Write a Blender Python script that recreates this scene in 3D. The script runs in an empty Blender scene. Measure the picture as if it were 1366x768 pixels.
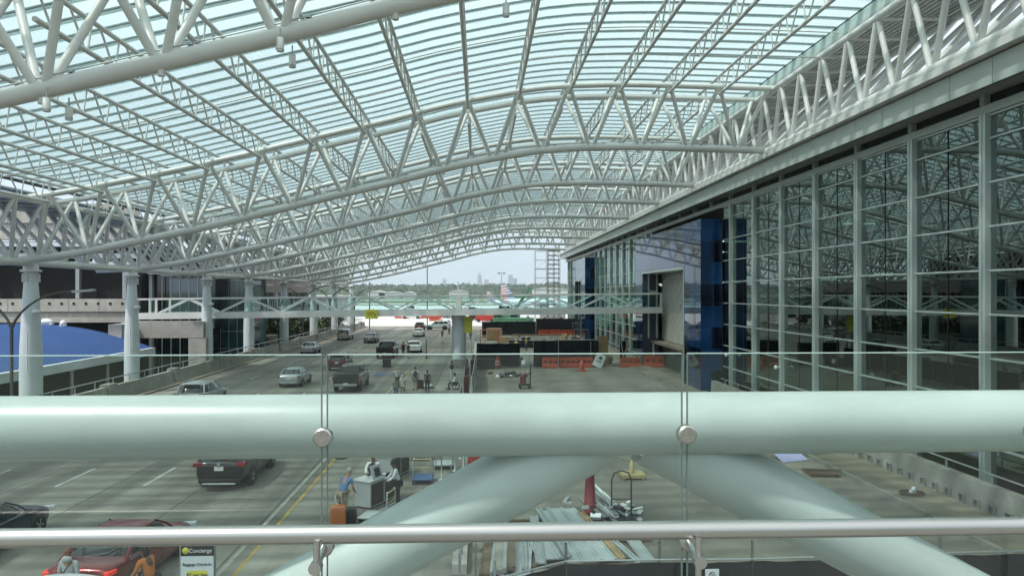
import bpy, bmesh, math, random
from mathutils import Vector, Matrix, noise
random.seed(7)
R = math.radians
TH = R(2.5); F = 987.0; EYE = 7.6
scn = bpy.context.scene
COL = scn.collection
# ---------------------------------------------------------------- helpers
def W(px, py, Y):
    t = (px-683)/F; s = (390-py)/F
    k = Y/(math.cos(TH)-t*math.sin(TH))
    return Vector((k*(math.sin(TH)+t*math.cos(TH)), Y, EYE+s*k))
def G(px, py, z=0.0):
    t = (px-683)/F; s = (390-py)/F
    k = (z-EYE)/s
    return Vector((k*(math.sin(TH)+t*math.cos(TH)), k*(math.cos(TH)-t*math.sin(TH)), z))
MATS = {}
def mat(name, col, rough=.6, metal=0., var=.12, vscale=1.5, bump=0., bscale=20., emit=0., spec=.5, coat=0., stretch=(1,1,1), dirt=0.):
    if name in MATS: return MATS[name]
    m = bpy.data.materials.new(name); m.use_nodes = True
    nt = m.node_tree; b = nt.nodes['Principled BSDF']
    b.inputs['Roughness'].default_value = rough; b.inputs['Metallic'].default_value = metal
    b.inputs['Specular IOR Level'].default_value = spec
    b.inputs['Coat Weight'].default_value = coat
    tc = nt.nodes.new('ShaderNodeTexCoord'); mp = nt.nodes.new('ShaderNodeMapping')
    mp.inputs['Scale'].default_value = stretch
    nt.links.new(tc.outputs['Object'], mp.inputs['Vector'])
    n = nt.nodes.new('ShaderNodeTexNoise'); n.inputs['Scale'].default_value = vscale
    n.inputs['Detail'].default_value = 6; n.inputs['Roughness'].default_value = .65
    nt.links.new(mp.outputs[0], n.inputs['Vector'])
    r = nt.nodes.new('ShaderNodeValToRGB')
    r.color_ramp.elements[0].position = .3; r.color_ramp.elements[1].position = .72
    r.color_ramp.elements[0].color = [c*(1-var) for c in col[:3]]+[1]
    r.color_ramp.elements[1].color = [min(1, c*(1+var)) for c in col[:3]]+[1]
    nt.links.new(n.outputs['Fac'], r.inputs['Fac'])
    out = r.outputs['Color']
    if dirt > 0:
        n2 = nt.nodes.new('ShaderNodeTexNoise'); n2.inputs['Scale'].default_value = vscale*.23
        n2.inputs['Detail'].default_value = 8; n2.inputs['Roughness'].default_value = .7
        nt.links.new(mp.outputs[0], n2.inputs['Vector'])
        r2 = nt.nodes.new('ShaderNodeValToRGB'); r2.color_ramp.elements[0].position = .45; r2.color_ramp.elements[1].position = .62
        r2.color_ramp.elements[0].color = (1-dirt,)*3+(1,); r2.color_ramp.elements[1].color = (1,1,1,1)
        nt.links.new(n2.outputs['Fac'], r2.inputs['Fac'])
        mx = nt.nodes.new('ShaderNodeMix'); mx.data_type = 'RGBA'; mx.blend_type = 'MULTIPLY'; mx.inputs[0].default_value = 1
        nt.links.new(out, mx.inputs[6]); nt.links.new(r2.outputs['Color'], mx.inputs[7]); out = mx.outputs[2]
    nt.links.new(out, b.inputs['Base Color'])
    if bump > 0:
        nb = nt.nodes.new('ShaderNodeTexNoise'); nb.inputs['Scale'].default_value = bscale; nb.inputs['Detail'].default_value = 5
        bp = nt.nodes.new('ShaderNodeBump'); bp.inputs['Strength'].default_value = bump; bp.inputs['Distance'].default_value = .02
        nt.links.new(mp.outputs[0], nb.inputs['Vector']); nt.links.new(nb.outputs['Fac'], bp.inputs['Height'])
        nt.links.new(bp.outputs[0], b.inputs['Normal'])
    if emit > 0:
        b.inputs['Emission Color'].default_value = list(col[:3])+[1]; b.inputs['Emission Strength'].default_value = emit
    MATS[name] = m; return m
def glassmat(name, tint, refl=.9, ior=1.5, diff=0., diffcol=(.8,.85,.85), rough=0.02, trans=0.):
    m = bpy.data.materials.new(name); m.use_nodes = True
    nt = m.node_tree; nt.nodes.clear()
    o = nt.nodes.new('ShaderNodeOutputMaterial'); t = nt.nodes.new('ShaderNodeBsdfTransparent')
    t.inputs[0].default_value = (*tint, 1)
    g = nt.nodes.new('ShaderNodeBsdfGlossy'); g.inputs['Roughness'].default_value = rough; g.inputs[0].default_value = (*refl, 1) if isinstance(refl, tuple) else (refl, refl, refl, 1)
    f = nt.nodes.new('ShaderNodeFresnel'); f.inputs[0].default_value = ior
    base = t.outputs[0]
    if diff > 0:
        d = nt.nodes.new('ShaderNodeBsdfDiffuse'); d.inputs[0].default_value = (*diffcol, 1)
        tr = nt.nodes.new('ShaderNodeBsdfTranslucent'); tr.inputs[0].default_value = (*diffcol, 1)
        md = nt.nodes.new('ShaderNodeMixShader'); md.inputs[0].default_value = .5
        nt.links.new(d.outputs[0], md.inputs[1]); nt.links.new(tr.outputs[0], md.inputs[2])
        n = nt.nodes.new('ShaderNodeTexNoise'); n.inputs['Scale'].default_value = .6; n.inputs['Detail'].default_value = 7
        tc = nt.nodes.new('ShaderNodeTexCoord'); nt.links.new(tc.outputs['Object'], n.inputs['Vector'])
        mr = nt.nodes.new('ShaderNodeMapRange'); mr.inputs[1].default_value = .3; mr.inputs[2].default_value = .7
        mr.inputs[3].default_value = diff*.6; mr.inputs[4].default_value = diff*1.4
        nt.links.new(n.outputs['Fac'], mr.inputs[0])
        mm = nt.nodes.new('ShaderNodeMixShader'); nt.links.new(mr.outputs[0], mm.inputs[0])
        nt.links.new(base, mm.inputs[1]); nt.links.new(md.outputs[0], mm.inputs[2]); base = mm.outputs[0]
    ge = nt.nodes.new('ShaderNodeNewGeometry'); k1 = nt.nodes.new('ShaderNodeMath'); k1.operation = 'SUBTRACT'; k1.inputs[0].default_value = 1
    nt.links.new(ge.outputs['Backfacing'], k1.inputs[1]); k2 = nt.nodes.new('ShaderNodeMath'); k2.operation = 'MULTIPLY'
    nt.links.new(k1.outputs[0], k2.inputs[0]); nt.links.new(f.outputs[0], k2.inputs[1])
    mx = nt.nodes.new('ShaderNodeMixShader'); nt.links.new(k2.outputs[0], mx.inputs[0])
    nt.links.new(base, mx.inputs[1]); nt.links.new(g.outputs[0], mx.inputs[2]); nt.links.new(mx.outputs[0], o.inputs[0])
    MATS[name] = m; return m

class MB:
    def __init__(s): s.v = []; s.f = []; s.m = []; s.sm = []; s.cm = 0
    def add(s, vs, fs, smooth=False):
        o = len(s.v); s.v += [tuple(v) for v in vs]
        for f in fs: s.f.append(tuple(i+o for i in f)); s.m.append(s.cm); s.sm.append(smooth)
        return s
    def box(s, x0, x1, y0, y1, z0, z1):
        if x0 > x1: x0, x1 = x1, x0
        if y0 > y1: y0, y1 = y1, y0
        if z0 > z1: z0, z1 = z1, z0
        v = [(x0,y0,z0),(x1,y0,z0),(x1,y1,z0),(x0,y1,z0),(x0,y0,z1),(x1,y0,z1),(x1,y1,z1),(x0,y1,z1)]
        return s.add(v, [(0,3,2,1),(4,5,6,7),(0,1,5,4),(1,2,6,5),(2,3,7,6),(3,0,4,7)])
    def obox(s, c, dx, dy, dz, rz=0., rx=0., ry=0.):
        M = Matrix.Rotation(rz, 3, 'Z') @ Matrix.Rotation(ry, 3, 'Y') @ Matrix.Rotation(rx, 3, 'X')
        c = Vector(c); v = []
        for z in (-1, 1):
            for x, y in ((-1,-1),(1,-1),(1,1),(-1,1)): v.append(c + M @ Vector((x*dx/2, y*dy/2, z*dz/2)))
        return s.add(v, [(0,3,2,1),(4,5,6,7),(0,1,5,4),(1,2,6,5),(2,3,7,6),(3,0,4,7)])
    def bar(s, a, b, w, h):
        a = Vector(a); b = Vector(b); d = (b-a).normalized()
        up = Vector((0,0,1)) if abs(d.z) < .95 else Vector((0,1,0))
        x = d.cross(up).normalized(); u = x.cross(d).normalized(); v = []
        for p in (a, b):
            for i, j in ((-1,-1),(1,-1),(1,1),(-1,1)): v.append(p + x*(i*w/2) + u*(j*h/2))
        return s.add(v, [(0,1,2,3),(7,6,5,4),(0,4,5,1),(1,5,6,2),(2,6,7,3),(3,7,4,0)])
    def tube(s, path, r, n=10, caps=True):
        path = [Vector(p) for p in path]; k = len(path)
        rr = r if isinstance(r, (list, tuple)) else [r]*k
        vs = []; fs = []; x = None
        for i, p in enumerate(path):
            d = (path[min(i+1, k-1)] - path[max(i-1, 0)]).normalized()
            if x is None:
                up = Vector((0,0,1)) if abs(d.z) < .9 else Vector((0,1,0)); x = d.cross(up).normalized()
            else: x = (x - d*x.dot(d)).normalized()
            y = x.cross(d)
            for j in range(n):
                a = 2*math.pi*j/n; vs.append(p + x*(rr[i]*math.cos(a)) + y*(rr[i]*math.sin(a)))
        for i in range(k-1):
            for j in range(n):
                a = i*n+j; b = i*n+(j+1) % n; fs.append((a, a+n, b+n, b))
        s.add(vs, fs, True)
        if caps:
            s.add(vs[:n], [tuple(range(n))]); s.add(vs[-n:], [tuple(range(n-1, -1, -1))])
        return s
    def lathe(s, prof, c, n=20, axis='Z', smooth=True):
        c = Vector(c); vs = []
        for r, h in prof:
            for j in range(n):
                a = 2*math.pi*j/n; q = (r*math.cos(a), r*math.sin(a), h)
                if axis == 'X': q = (h, q[0], q[1])
                if axis == 'Y': q = (q[1], h, q[0])
                vs.append(c+Vector(q))
        fs = []
        for i in range(len(prof)-1):
            for j in range(n): fs.append((i*n+j, i*n+(j+1) % n, (i+1)*n+(j+1) % n, (i+1)*n+j))
        s.add(vs, fs, smooth)
        k = len(prof)
        if prof[0][0] > 1e-4: s.add(vs[:n], [tuple(range(n-1, -1, -1))])
        if prof[-1][0] > 1e-4: s.add(vs[-n:], [tuple(range(n))])
        return s
    def prism(s, pts, lo, hi, axis='Z'):
        n = len(pts); vs = []
        for h in (lo, hi):
            for a, b in pts:
                vs.append({'Z': (a,b,h), 'Y': (a,h,b), 'X': (h,a,b)}[axis])
        return s.add(vs, [tuple(range(n-1,-1,-1)), tuple(range(n, 2*n))] + [(i, (i+1) % n, (i+1) % n+n, i+n) for i in range(n)])
    def loft(s, rings, smooth=True, cap0=True, cap1=True):
        n = len(rings[0]); vs = [v for r in rings for v in r]; fs = []
        for i in range(len(rings)-1):
            for j in range(n): fs.append((i*n+j, i*n+(j+1) % n, (i+1)*n+(j+1) % n, (i+1)*n+j))
        if cap0: fs.append(tuple(range(n-1,-1,-1)))
        if cap1: fs.append(tuple(range((len(rings)-1)*n, len(rings)*n)))
        return s.add(vs, fs, smooth)
    def quad(s, *p): return s.add(p, [tuple(range(len(p)))])
    def ell(s, c, rx, ry, rz, n=12, m=8, rot=None):
        c = Vector(c); rings = []
        for i in range(m+1):
            t = math.pi*i/m; ring = []
            for j in range(n):
                a = 2*math.pi*j/n; q = Vector((rx*math.sin(t)*math.cos(a), ry*math.sin(t)*math.sin(a), -rz*math.cos(t)))
                if rot: q = rot @ q
                ring.append(c+q)
            rings.append(ring)
        return s.loft(rings, True, False, False)
    def build(s, name, m, parent=None, local=False, loc=None, fixn=True):
        me = bpy.data.meshes.new(name)
        vs = s.v
        if parent is not None and not local:
            o = Vector((0,0,0)); p = parent
            while p: o += p.location; p = p.parent
            vs = [(a-o.x, b-o.y, c-o.z) for a, b, c in vs]
        if loc is not None: vs = [(a-loc[0], b-loc[1], c-loc[2]) for a, b, c in vs]
        me.from_pydata(vs, [], s.f)
        ms = m if isinstance(m, (list, tuple)) else [m]
        for q in ms: me.materials.append(q)
        me.polygons.foreach_set('material_index', s.m); me.polygons.foreach_set('use_smooth', s.sm)
        if fixn:
            bm = bmesh.new(); bm.from_mesh(me); bmesh.ops.recalc_face_normals(bm, faces=bm.faces); bm.to_mesh(me); bm.free()
        me.update()
        ob = bpy.data.objects.new(name, me); COL.objects.link(ob)
        if parent is not None: ob.parent = parent
        if loc is not None: ob.location = loc
        return ob
def tag(o, label=None, cat=None, group=None, kind=None):
    if label: o['label'] = label
    if cat: o['category'] = cat
    if group: o['group'] = group
    if kind: o['kind'] = kind
    return o
def thing(name, label, cat, loc=(0,0,0), rz=0., group=None):
    o = bpy.data.objects.new(name, None); o.empty_display_size = .2; COL.objects.link(o)
    o.location = loc; o.rotation_euler = (0,0,rz)
    return tag(o, label, cat, group)
def bevel(o, w=.02, seg=2):
    b = o.modifiers.new('bevel', 'BEVEL'); b.width = w; b.segments = seg; b.limit_method = 'ANGLE'; return o
def text(s, size, m, parent, loc, rot=(R(90),0,0), name='lettering', align='CENTER', ext=.004):
    cu = bpy.data.curves.new(name, 'FONT'); cu.body = s; cu.size = size; cu.align_x = align; cu.extrude = ext
    t = bpy.data.objects.new(name, cu); COL.objects.link(t)
    dg = bpy.context.evaluated_depsgraph_get(); me = bpy.data.meshes.new_from_object(t.evaluated_get(dg))
    bpy.data.objects.remove(t); me.materials.clear(); me.materials.append(m)
    o = bpy.data.objects.new(name, me); COL.objects.link(o); o.parent = parent; o.location = loc; o.rotation_euler = rot
    return o
ORD = ['first','second','third','fourth','fifth','sixth','seventh','eighth','ninth','tenth','eleventh','twelfth','thirteenth','fourteenth','fifteenth','sixteenth','seventeenth','eighteenth','nineteenth','twentieth']
# ---------------------------------------------------------------- materials
steel = mat('white painted steel', (.76,.75,.73), .38, var=.06, vscale=.8, dirt=.13, bump=.05, bscale=6)
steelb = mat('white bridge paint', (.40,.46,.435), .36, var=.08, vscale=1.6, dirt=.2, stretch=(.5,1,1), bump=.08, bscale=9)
colm = mat('white column paint', (.64,.69,.70), .5, var=.06, vscale=.7, dirt=.12)
lou = mat('grey glazing bar', (.22,.25,.26), .4, metal=.2, var=.06, vscale=2)
darkline = mat('black roof gasket', (.02,.025,.025), .7)
alu = mat('silver aluminium frame', (.50,.56,.54), .35, metal=.35, var=.05)
fasc = mat('fascia panel', (.50,.54,.51), .4, metal=.15, var=.05, vscale=.6, dirt=.06)
soff = mat('soffit', (.30,.33,.30), .7, var=.08)
conc = mat('concrete', (.30,.29,.26), .85, var=.18, vscale=1.2, bump=.3, bscale=14, dirt=.25)
concl = mat('light concrete', (.46,.44,.40), .85, var=.15, vscale=1.5, bump=.3, bscale=14, dirt=.2)
black = mat('black plastic', (.012,.013,.014), .5, var=.2)
rubber = mat('tyre rubber', (.018,.018,.018), .85, var=.2)
chrome = mat('brushed steel', (.42,.42,.40), .34, metal=1., var=.05, vscale=30, stretch=(.05,1,1))
whitep = mat('white plastic', (.72,.74,.74), .5, var=.04)
redm = mat('red plastic', (.35,.03,.02), .5, var=.15)
orange = mat('orange plastic', (.50,.07,.022), .55, var=.2, vscale=3, dirt=.3)
yellow = mat('yellow paint', (.62,.58,.06), .5, var=.08)
ochre = mat('yellow road paint', (.42,.27,.06), .8, var=.25, vscale=6, dirt=.3)
roadw = mat('white road paint', (.50,.50,.47), .8, var=.2, vscale=6, dirt=.3)
wood = mat('plywood', (.34,.24,.13), .7, var=.2, vscale=3, stretch=(1,6,1))
woodd = mat('dark timber', (.13,.09,.06), .7, var=.25, vscale=3)
mesh_black = mat('black screen fabric', (.008,.010,.012), .9, var=.3, vscale=2, bump=.2)
galv = mat('galvanised steel', (.42,.44,.44), .4, metal=.7, var=.1, vscale=4)
foil = mat('pale metal panel', (.50,.53,.54), .35, metal=.4, var=.12, vscale=3, dirt=.15)
skin1 = mat('skin', (.42,.24,.17), .6, var=.05); skin2 = mat('brown skin', (.11,.055,.035), .6, var=.05)
roofglass = glassmat('roof glass', (.89,.945,.925), .45, 1.2, diff=.09, diffcol=(.70,.86,.88), rough=.05)
railglass = glassmat('railing glass', (.93,.975,.962), .8, 1.5, diff=.014, diffcol=(.6,.68,.66))  # diffuse share paints a faint hazy veil and smudges onto the panes
teal = glassmat('dark green window glass', (.26,.42,.36), (.84,1,.93), 2.6, rough=.01)
darkglass = mat('dark glass', (.006,.012,.014), .04, var=.1, spec=.9)
tealglass = mat('teal glass', (.015,.06,.07), .06, var=.5, vscale=.4, spec=.9)
# ---------------------------------------------------------------- camera, light, sky
cd = bpy.data.cameras.new('camera'); cam = bpy.data.objects.new('camera', cd); COL.objects.link(cam)
cam.location = (0,0,EYE); cam.rotation_euler = (R(90),0,-TH); cd.sensor_width = 36; cd.lens = 36*F/1366
cd.shift_y = 6/1366; cd.clip_start = .05; cd.clip_end = 40000; scn.camera = cam
SUN_EL, SUN_AZ = R(58), R(-122)     # azimuth of the sun measured clockwise from +Y
sd = bpy.data.lights.new('sun', 'SUN'); so = bpy.data.objects.new('sun', sd); COL.objects.link(so)
sd.energy = 3.0; sd.angle = R(2.2); sd.color = (1,.96,.9)
dv = Vector((math.sin(SUN_AZ)*math.cos(SUN_EL), math.cos(SUN_AZ)*math.cos(SUN_EL), math.sin(SUN_EL)))
so.rotation_euler = (-dv).to_track_quat('-Z', 'Y').to_euler(); so.location = (0,0,60)
w = bpy.data.worlds.new('World'); scn.world = w; w.use_nodes = True; nt = w.node_tree
bg = nt.nodes['Background']; sk = nt.nodes.new('ShaderNodeTexSky'); sk.sky_type = 'NISHITA'; sk.sun_disc = False
sk.sun_elevation = SUN_EL; sk.sun_rotation = SUN_AZ; sk.air_density = 1.0; sk.dust_density = .6; sk.ozone_density = 2.0
tc = nt.nodes.new('ShaderNodeTexCoord'); mp = nt.nodes.new('ShaderNodeMapping'); mp.inputs['Scale'].default_value = (1,1,3.5)
nz = nt.nodes.new('ShaderNodeTexNoise'); nz.inputs['Scale'].default_value = 2.2; nz.inputs['Detail'].default_value = 8; nz.inputs['Roughness'].default_value = .55
rp = nt.nodes.new('ShaderNodeValToRGB'); rp.color_ramp.elements[0].position = .36; rp.color_ramp.elements[1].position = .62
rp.color_ramp.elements[0].color = (.72,.72,.72,1); rp.color_ramp.elements[1].color = (1,1,1,1)
mx = nt.nodes.new('ShaderNodeMix'); mx.data_type = 'RGBA'; mx.inputs[7].default_value = (5.8,6.9,8.7,1)
nt.links.new(tc.outputs['Generated'], mp.inputs[0]); nt.links.new(mp.outputs[0], nz.inputs['Vector']); nt.links.new(nz.outputs['Fac'], rp.inputs[0])
nt.links.new(rp.outputs[0], mx.inputs[0]); nt.links.new(sk.outputs[0], mx.inputs[6]); sp = nt.nodes.new('ShaderNodeSeparateXYZ'); nt.links.new(tc.outputs['Generated'], sp.inputs[0])
mr = nt.nodes.new('ShaderNodeMapRange'); mr.inputs[1].default_value = .03; mr.inputs[2].default_value = .55; mr.inputs[3].default_value = 0; mr.inputs[4].default_value = 1
nt.links.new(sp.outputs[2], mr.inputs[0])
cc = nt.nodes.new('ShaderNodeMix'); cc.data_type = 'RGBA'; cc.inputs[6].default_value = (5.9,7.4,8.8,1); cc.inputs[7].default_value = (13.0,14.1,14.4,1)
nt.links.new(mr.outputs[0], cc.inputs[0]); nt.links.new(cc.outputs[2], mx.inputs[7])
nt.links.new(mx.outputs[2], bg.inputs[0])
bg.inputs[1].default_value = .1
vs = scn.view_settings; vs.view_transform = 'Standard'; vs.look = 'None'; vs.gamma = 1; vs.exposure = 0.36; vs.use_curve_mapping = False
scn.cycles.transparent_max_bounces = 24; scn.cycles.max_bounces = 7; scn.cycles.use_denoising = True
scn.cycles.caustics_reflective = False; scn.cycles.caustics_refractive = False
scn.cycles.sample_clamp_indirect = 6
# ---------------------------------------------------------------- ground
PX0, PX1, PY0, PY1, PZ = -60., -25.9, -20., 164., -5.
groundm = mat('airfield grass', (.10,.125,.05), .95, var=.3, vscale=.012, dirt=.2)
pitm = mat('lower road asphalt', (.06,.062,.062), .9, var=.25, vscale=.5)
g = MB(); BIG = 20000
g.box(-BIG, PX0, -BIG, BIG, -5.5, 0).box(PX1, BIG, -BIG, BIG, -5.5, 0).box(PX0, PX1, -BIG, PY0, -5.5, 0).box(PX0, PX1, PY1, BIG, -5.5, 0)
tag(g.build('ground', groundm), kind='structure')
tag(MB().box(PX0, PX1, PY0, PY1, -5.4, PZ).build('lower_road', pitm), kind='structure')
# road concrete: grooves across, tyre wear and joints along
def roadmat():
    m = mat('road concrete', (.275,.262,.225), .85, var=.30, vscale=.35, bump=.25, bscale=30, stretch=(.16,1,1), dirt=.32)
    nt = m.node_tree; b = nt.nodes['Principled BSDF']
    src = b.inputs['Base Color'].links[0].from_socket
    tc = nt.nodes.new('ShaderNodeTexCoord')
    br = nt.nodes.new('ShaderNodeTexBrick'); br.offset = 0; br.inputs['Scale'].default_value = 1; br.inputs['Brick Width'].default_value = 3.6
    br.inputs['Row Height'].default_value = 4.6; br.inputs['Mortar Size'].default_value = .045; br.inputs['Mortar Smooth'].default_value = .4
    br.inputs['Color1'].default_value = (1,1,1,1); br.inputs['Color2'].default_value = (.9,.9,.88,1); br.inputs['Mortar'].default_value = (.42,.42,.42,1)
    nt.links.new(tc.outputs['Object'], br.inputs['Vector'])
    mx = nt.nodes.new('ShaderNodeMix'); mx.data_type = 'RGBA'; mx.blend_type = 'MULTIPLY'; mx.inputs[0].default_value = 1
    nt.links.new(src, mx.inputs[6]); nt.links.new(br.outputs[0], mx.inputs[7])
    mp = nt.nodes.new('ShaderNodeMapping'); mp.inputs['Scale'].default_value = (.9,.02,1)
    nn = nt.nodes.new('ShaderNodeTexNoise'); nn.inputs['Scale'].default_value = 1.1; nn.inputs['Detail'].default_value = 5
    nt.links.new(tc.outputs['Object'], mp.inputs[0]); nt.links.new(mp.outputs[0], nn.inputs['Vector'])
    rr = nt.nodes.new('ShaderNodeValToRGB'); rr.color_ramp.elements[0].position = .38; rr.color_ramp.elements[0].color = (.58,.58,.56,1); rr.color_ramp.elements[1].position = .6
    nt.links.new(nn.outputs['Fac'], rr.inputs[0])
    m2 = nt.nodes.new('ShaderNodeMix'); m2.data_type = 'RGBA'; m2.blend_type = 'MULTIPLY'; m2.inputs[0].default_value = .8
    nt.links.new(mx.outputs[2], m2.inputs[6]); nt.links.new(rr.outputs[0], m2.inputs[7])
    nt.links.new(m2.outputs[2], b.inputs['Base Color'])
    return m
road = roadmat()
slab = mat('construction slab', (.25,.235,.195), .9, var=.25, vscale=.3, bump=.3, bscale=16, dirt=.35)
apronm = mat('apron concrete', (.46,.46,.44), .9, var=.1, vscale=.02)
taxi = mat('taxiway concrete', (.36,.38,.38), .9, var=.1, vscale=.01)
walkm = mat('brown pavement', (.25,.22,.17), .9, var=.22, vscale=.8, bump=.3, bscale=16, dirt=.25)
def sheet(name, x0, x1, y0, y1, z, m): return tag(MB().box(x0,x1,y0,y1,-.02,z).build(name, m), kind='structure')
sheet('road', -25.2, -.75, -120, 168, .012, road)
sheet('construction_ground', -.75+.02, 15.1, -120, 168, .010, slab)
sheet('apron', -160, 420, 168.02, 430, .012, apronm)
sheet('taxiway', -1500, 1500, 700, 790, .012, taxi)
sheet('taxiway', -1500, 1500, 470, 520, .012, taxi)
# sunken strip of the pavement on the right, with kerb
sheet('pavement', 15.25, 17.2, 8, 160, .14, walkm)
tag(MB().box(15.1,15.25,8,160,-.02,.15).build('kerb', conc), kind='structure')
tag(MB().box(17.6,60,8,170,-.02,.012).build('terminal_ground', slab), kind='structure')
mk = MB()
for x, w_ in ((-6.6,.10),(-6.35,.0)):
    if w_: mk.box(x-w_/2, x+w_/2, 4, 160, .012, .016)
tag(mk.build('yellow_road_marking', ochre), kind='structure')
tag(MB().box(-7.1,-6.98, 4, 150, .012, .016).build('white_road_marking', mat('worn pale line', (.38,.37,.33), .85, var=.25, vscale=4, dirt=.3)), kind='structure')
mk = MB()
for x in (-9.9,-13.2,-16.6,-20.1):
    y = 29.7-36
    while y < 160:
        if not(x == -9.9 and y < 70): mk.box(x-.06, x+.06, y, y+3, .012, .016)
        y += 12
tag(mk.build('white_road_marking', roadw), kind='structure')
# blue accessible-bay mark painted on the road
bluep = mat('blue road paint', (.05,.10,.22), .8, var=.3, vscale=8)
q = G(512,500); mk = MB()
mk.add([(q.x+a, q.y+b, .0165) for a, b in ((-1.1,-.9),(-.7,-.9),(.0,1.5),(-.4,1.5))], [(0,1,2,3)])
mk.add([(q.x+a, q.y+b, .0165) for a, b in ((-1.3,1.2),(.9,1.9),(1.0,2.5),(-1.2,1.8))], [(0,1,2,3)])
mk.add([(q.x+a, q.y+b, .0165) for a, b in ((-.9,-.9),(.9,.3),(1.0,.9),(-.8,-.2))], [(0,1,2,3)])
tag(mk.build('blue_road_marking', bluep), kind='structure')
tag(MB().box(-.75,-.35, 20, 110, -.02, .28).build('kerb', concl), kind='structure')
# ---------------------------------------------------------------- roof profile
PR = [(-31,9.30),(-28.5,9.35),(-26,9.5),(-23.5,9.85),(-20.5,10.45),(-17.2,11.15),(-14,11.9),(-11,12.65),(-8,13.4),(-5.1,14.1),(-2.2,14.9),(.8,15.55),(3.7,16.05),(6.6,16.25),(9.5,16.3),(12.3,16.25),(15.2,16.2),(17.3,16.15),(21,16.0)]
def prof(x):
    if x <= PR[0][0]: return PR[0][1]
    for i in range(len(PR)-1):
        if x <= PR[i+1][0]:
            p0 = PR[max(i-1,0)]; p1 = PR[i]; p2 = PR[i+1]; p3 = PR[min(i+2,len(PR)-1)]
            t = (x-p1[0])/(p2[0]-p1[0]); h = p2[0]-p1[0]
            m1 = (p2[1]-p0[1])/(p2[0]-p0[0])*h if p2[0] != p0[0] else 0
            m2 = (p3[1]-p1[1])/(p3[0]-p1[0])*h if p3[0] != p1[0] else 0
            return (2*t**3-3*t*t+1)*p1[1]+(t**3-2*t*t+t)*m1+(-2*t**3+3*t*t)*p2[1]+(t**3-t*t)*m2
    return PR[-1][1]
DEP = 3.35; HW = 1.3
def topz(x): return prof(x)+DEP
NB = [.78+2.93*k for k in range(-9,6)]; NT = [.78+2.93*(k+.5) for k in range(-9,5)]
XL, XR = -25.6, 17.3
MAIN = [19.0,43.9,58.4,70.0,84.2,99.4,115.3,131.2,146.8]
pos = ['nearest, its big tube crossing the top left of view','second nearest, whole S curve of its tube in view']+['%s from the camera' % ORD[i] for i in range(2,9)]
def xs(a, b, st=1.0):
    n = max(1, int(round((b-a)/st))); return [a+(b-a)*i/n for i in range(n+1)]
for ti, Y in enumerate(MAIN):
    t = thing('roof_truss', 'white curved steel roof truss, '+(pos[ti] if ti < 8 else 'farthest of all, against the open sky'), 'roof truss', (0,Y,prof(0)), 0, 'curved roof trusses over the road')
    n = 20 if ti < 2 else (12 if ti < 5 else 8)
    MB().tube([(x, Y, prof(x)) for x in xs(-29.5, XR+.1, .7)], .225, n).build('bottom_chord', steel, t)
    for sg in (-1, 1):
        MB().tube([(x, Y+sg*HW, topz(x)) for x in xs(XL-.3, XR, .7)], .165, max(8, n-4)).build('top_chord', steel, t)
    for x in NB:
        for sg in (-1, 1):
            for dx in (-1.465, 1.465):
                x2 = x+dx
                if x2 < XL-.5 or x2 > XR: continue
                a = Vector((x+dx*.10, Y+sg*.08, prof(x)+.12)); b = Vector((x2-dx*.05, Y+sg*(HW-.03), topz(x2)-.1))
                MB().tube([a, b], .115, max(6, n-8), False).build('web_member', steel, t)
    if ti < 4:
        MB().tube([(x, Y-.10, prof(x)+.262) for x in xs(-24, XR-.5, .9)], .022, 6).build('conduit', galv, t)
        for x in NB: MB().obox((x+.75, Y-.1, prof(x+.75)+.25), .16, .12, .06).build('junction_box', galv, t)
    st = MB()
    for k, x in enumerate(NB):
        if k % 2 == 0 or ti == 0:
            st.tube([(x, Y, prof(x)-.1), (x, Y, prof(x)-.36)], .09, 10)
    st.build('node_stub', steel, t)
    # bolt flange collars where the tube lengths join
    fl = MB()
    for x in NB[::2]:
        d = Vector((.05, 0, prof(x+.9+.05)-prof(x+.9))).normalized(); c = Vector((x+.9, Y, prof(x+.9)))
        fl.tube([c-d*.03, c+d*.03], .232, n)
    fl.build('weld_collar', steel, t)
# longitudinal purlin trusses, bay by bay
BAY = [(4.5,19.0)]+[(MAIN[i], MAIN[i+1]) for i in range(8)]
bayn = ['before the nearest arch']+['behind the %s arch' % ORD[i] for i in range(8)]
for bi, (ya, yb) in enumerate(BAY):
    for xi, x in enumerate(NT):
        z = topz(x); t = thing('purlin_truss', 'slim lattice purlin under the glass, %s from the building side, %s' % (ORD[13-xi], bayn[bi]), 'purlin truss', (x, ya, z), 0, 'lattice purlins running lengthwise under the glass')
        y0 = ya+(HW+.9 if bi else 0); y1 = yb-HW
        n = 8 if bi < 3 else 6
        MB().tube([(x, y0, z-.42), (x, y1, z-.42)], .085, n).build('bottom_chord', steel, t)
        MB().tube([(x, ya, z+.62), (x, yb, z+.62)], .085, n).build('top_chord', steel, t)
        wb = MB(); k = max(4, int(round((y1-y0)/1.85))); st_ = (y1-y0)/k
        for i in range(k):
            ym = y0+(i+.5)*st_
            wb.tube([(x, ym-st_*.5, z+.6), (x, ym-.08, z-.38)], .042, 6, False)
            wb.tube([(x, ym+.12, z-.38), (x, ym+st_*.22, z+.6)], .034, 5, False)
        wb.build('lattice_webs', steel, t)
        if bi > 0:
            for q_ in (-HW, HW): MB().tube([(x, ya+q_, z+.05), (x, ya+q_, z+.62)], .07, 6).build('bracket', steel, t)
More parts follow.
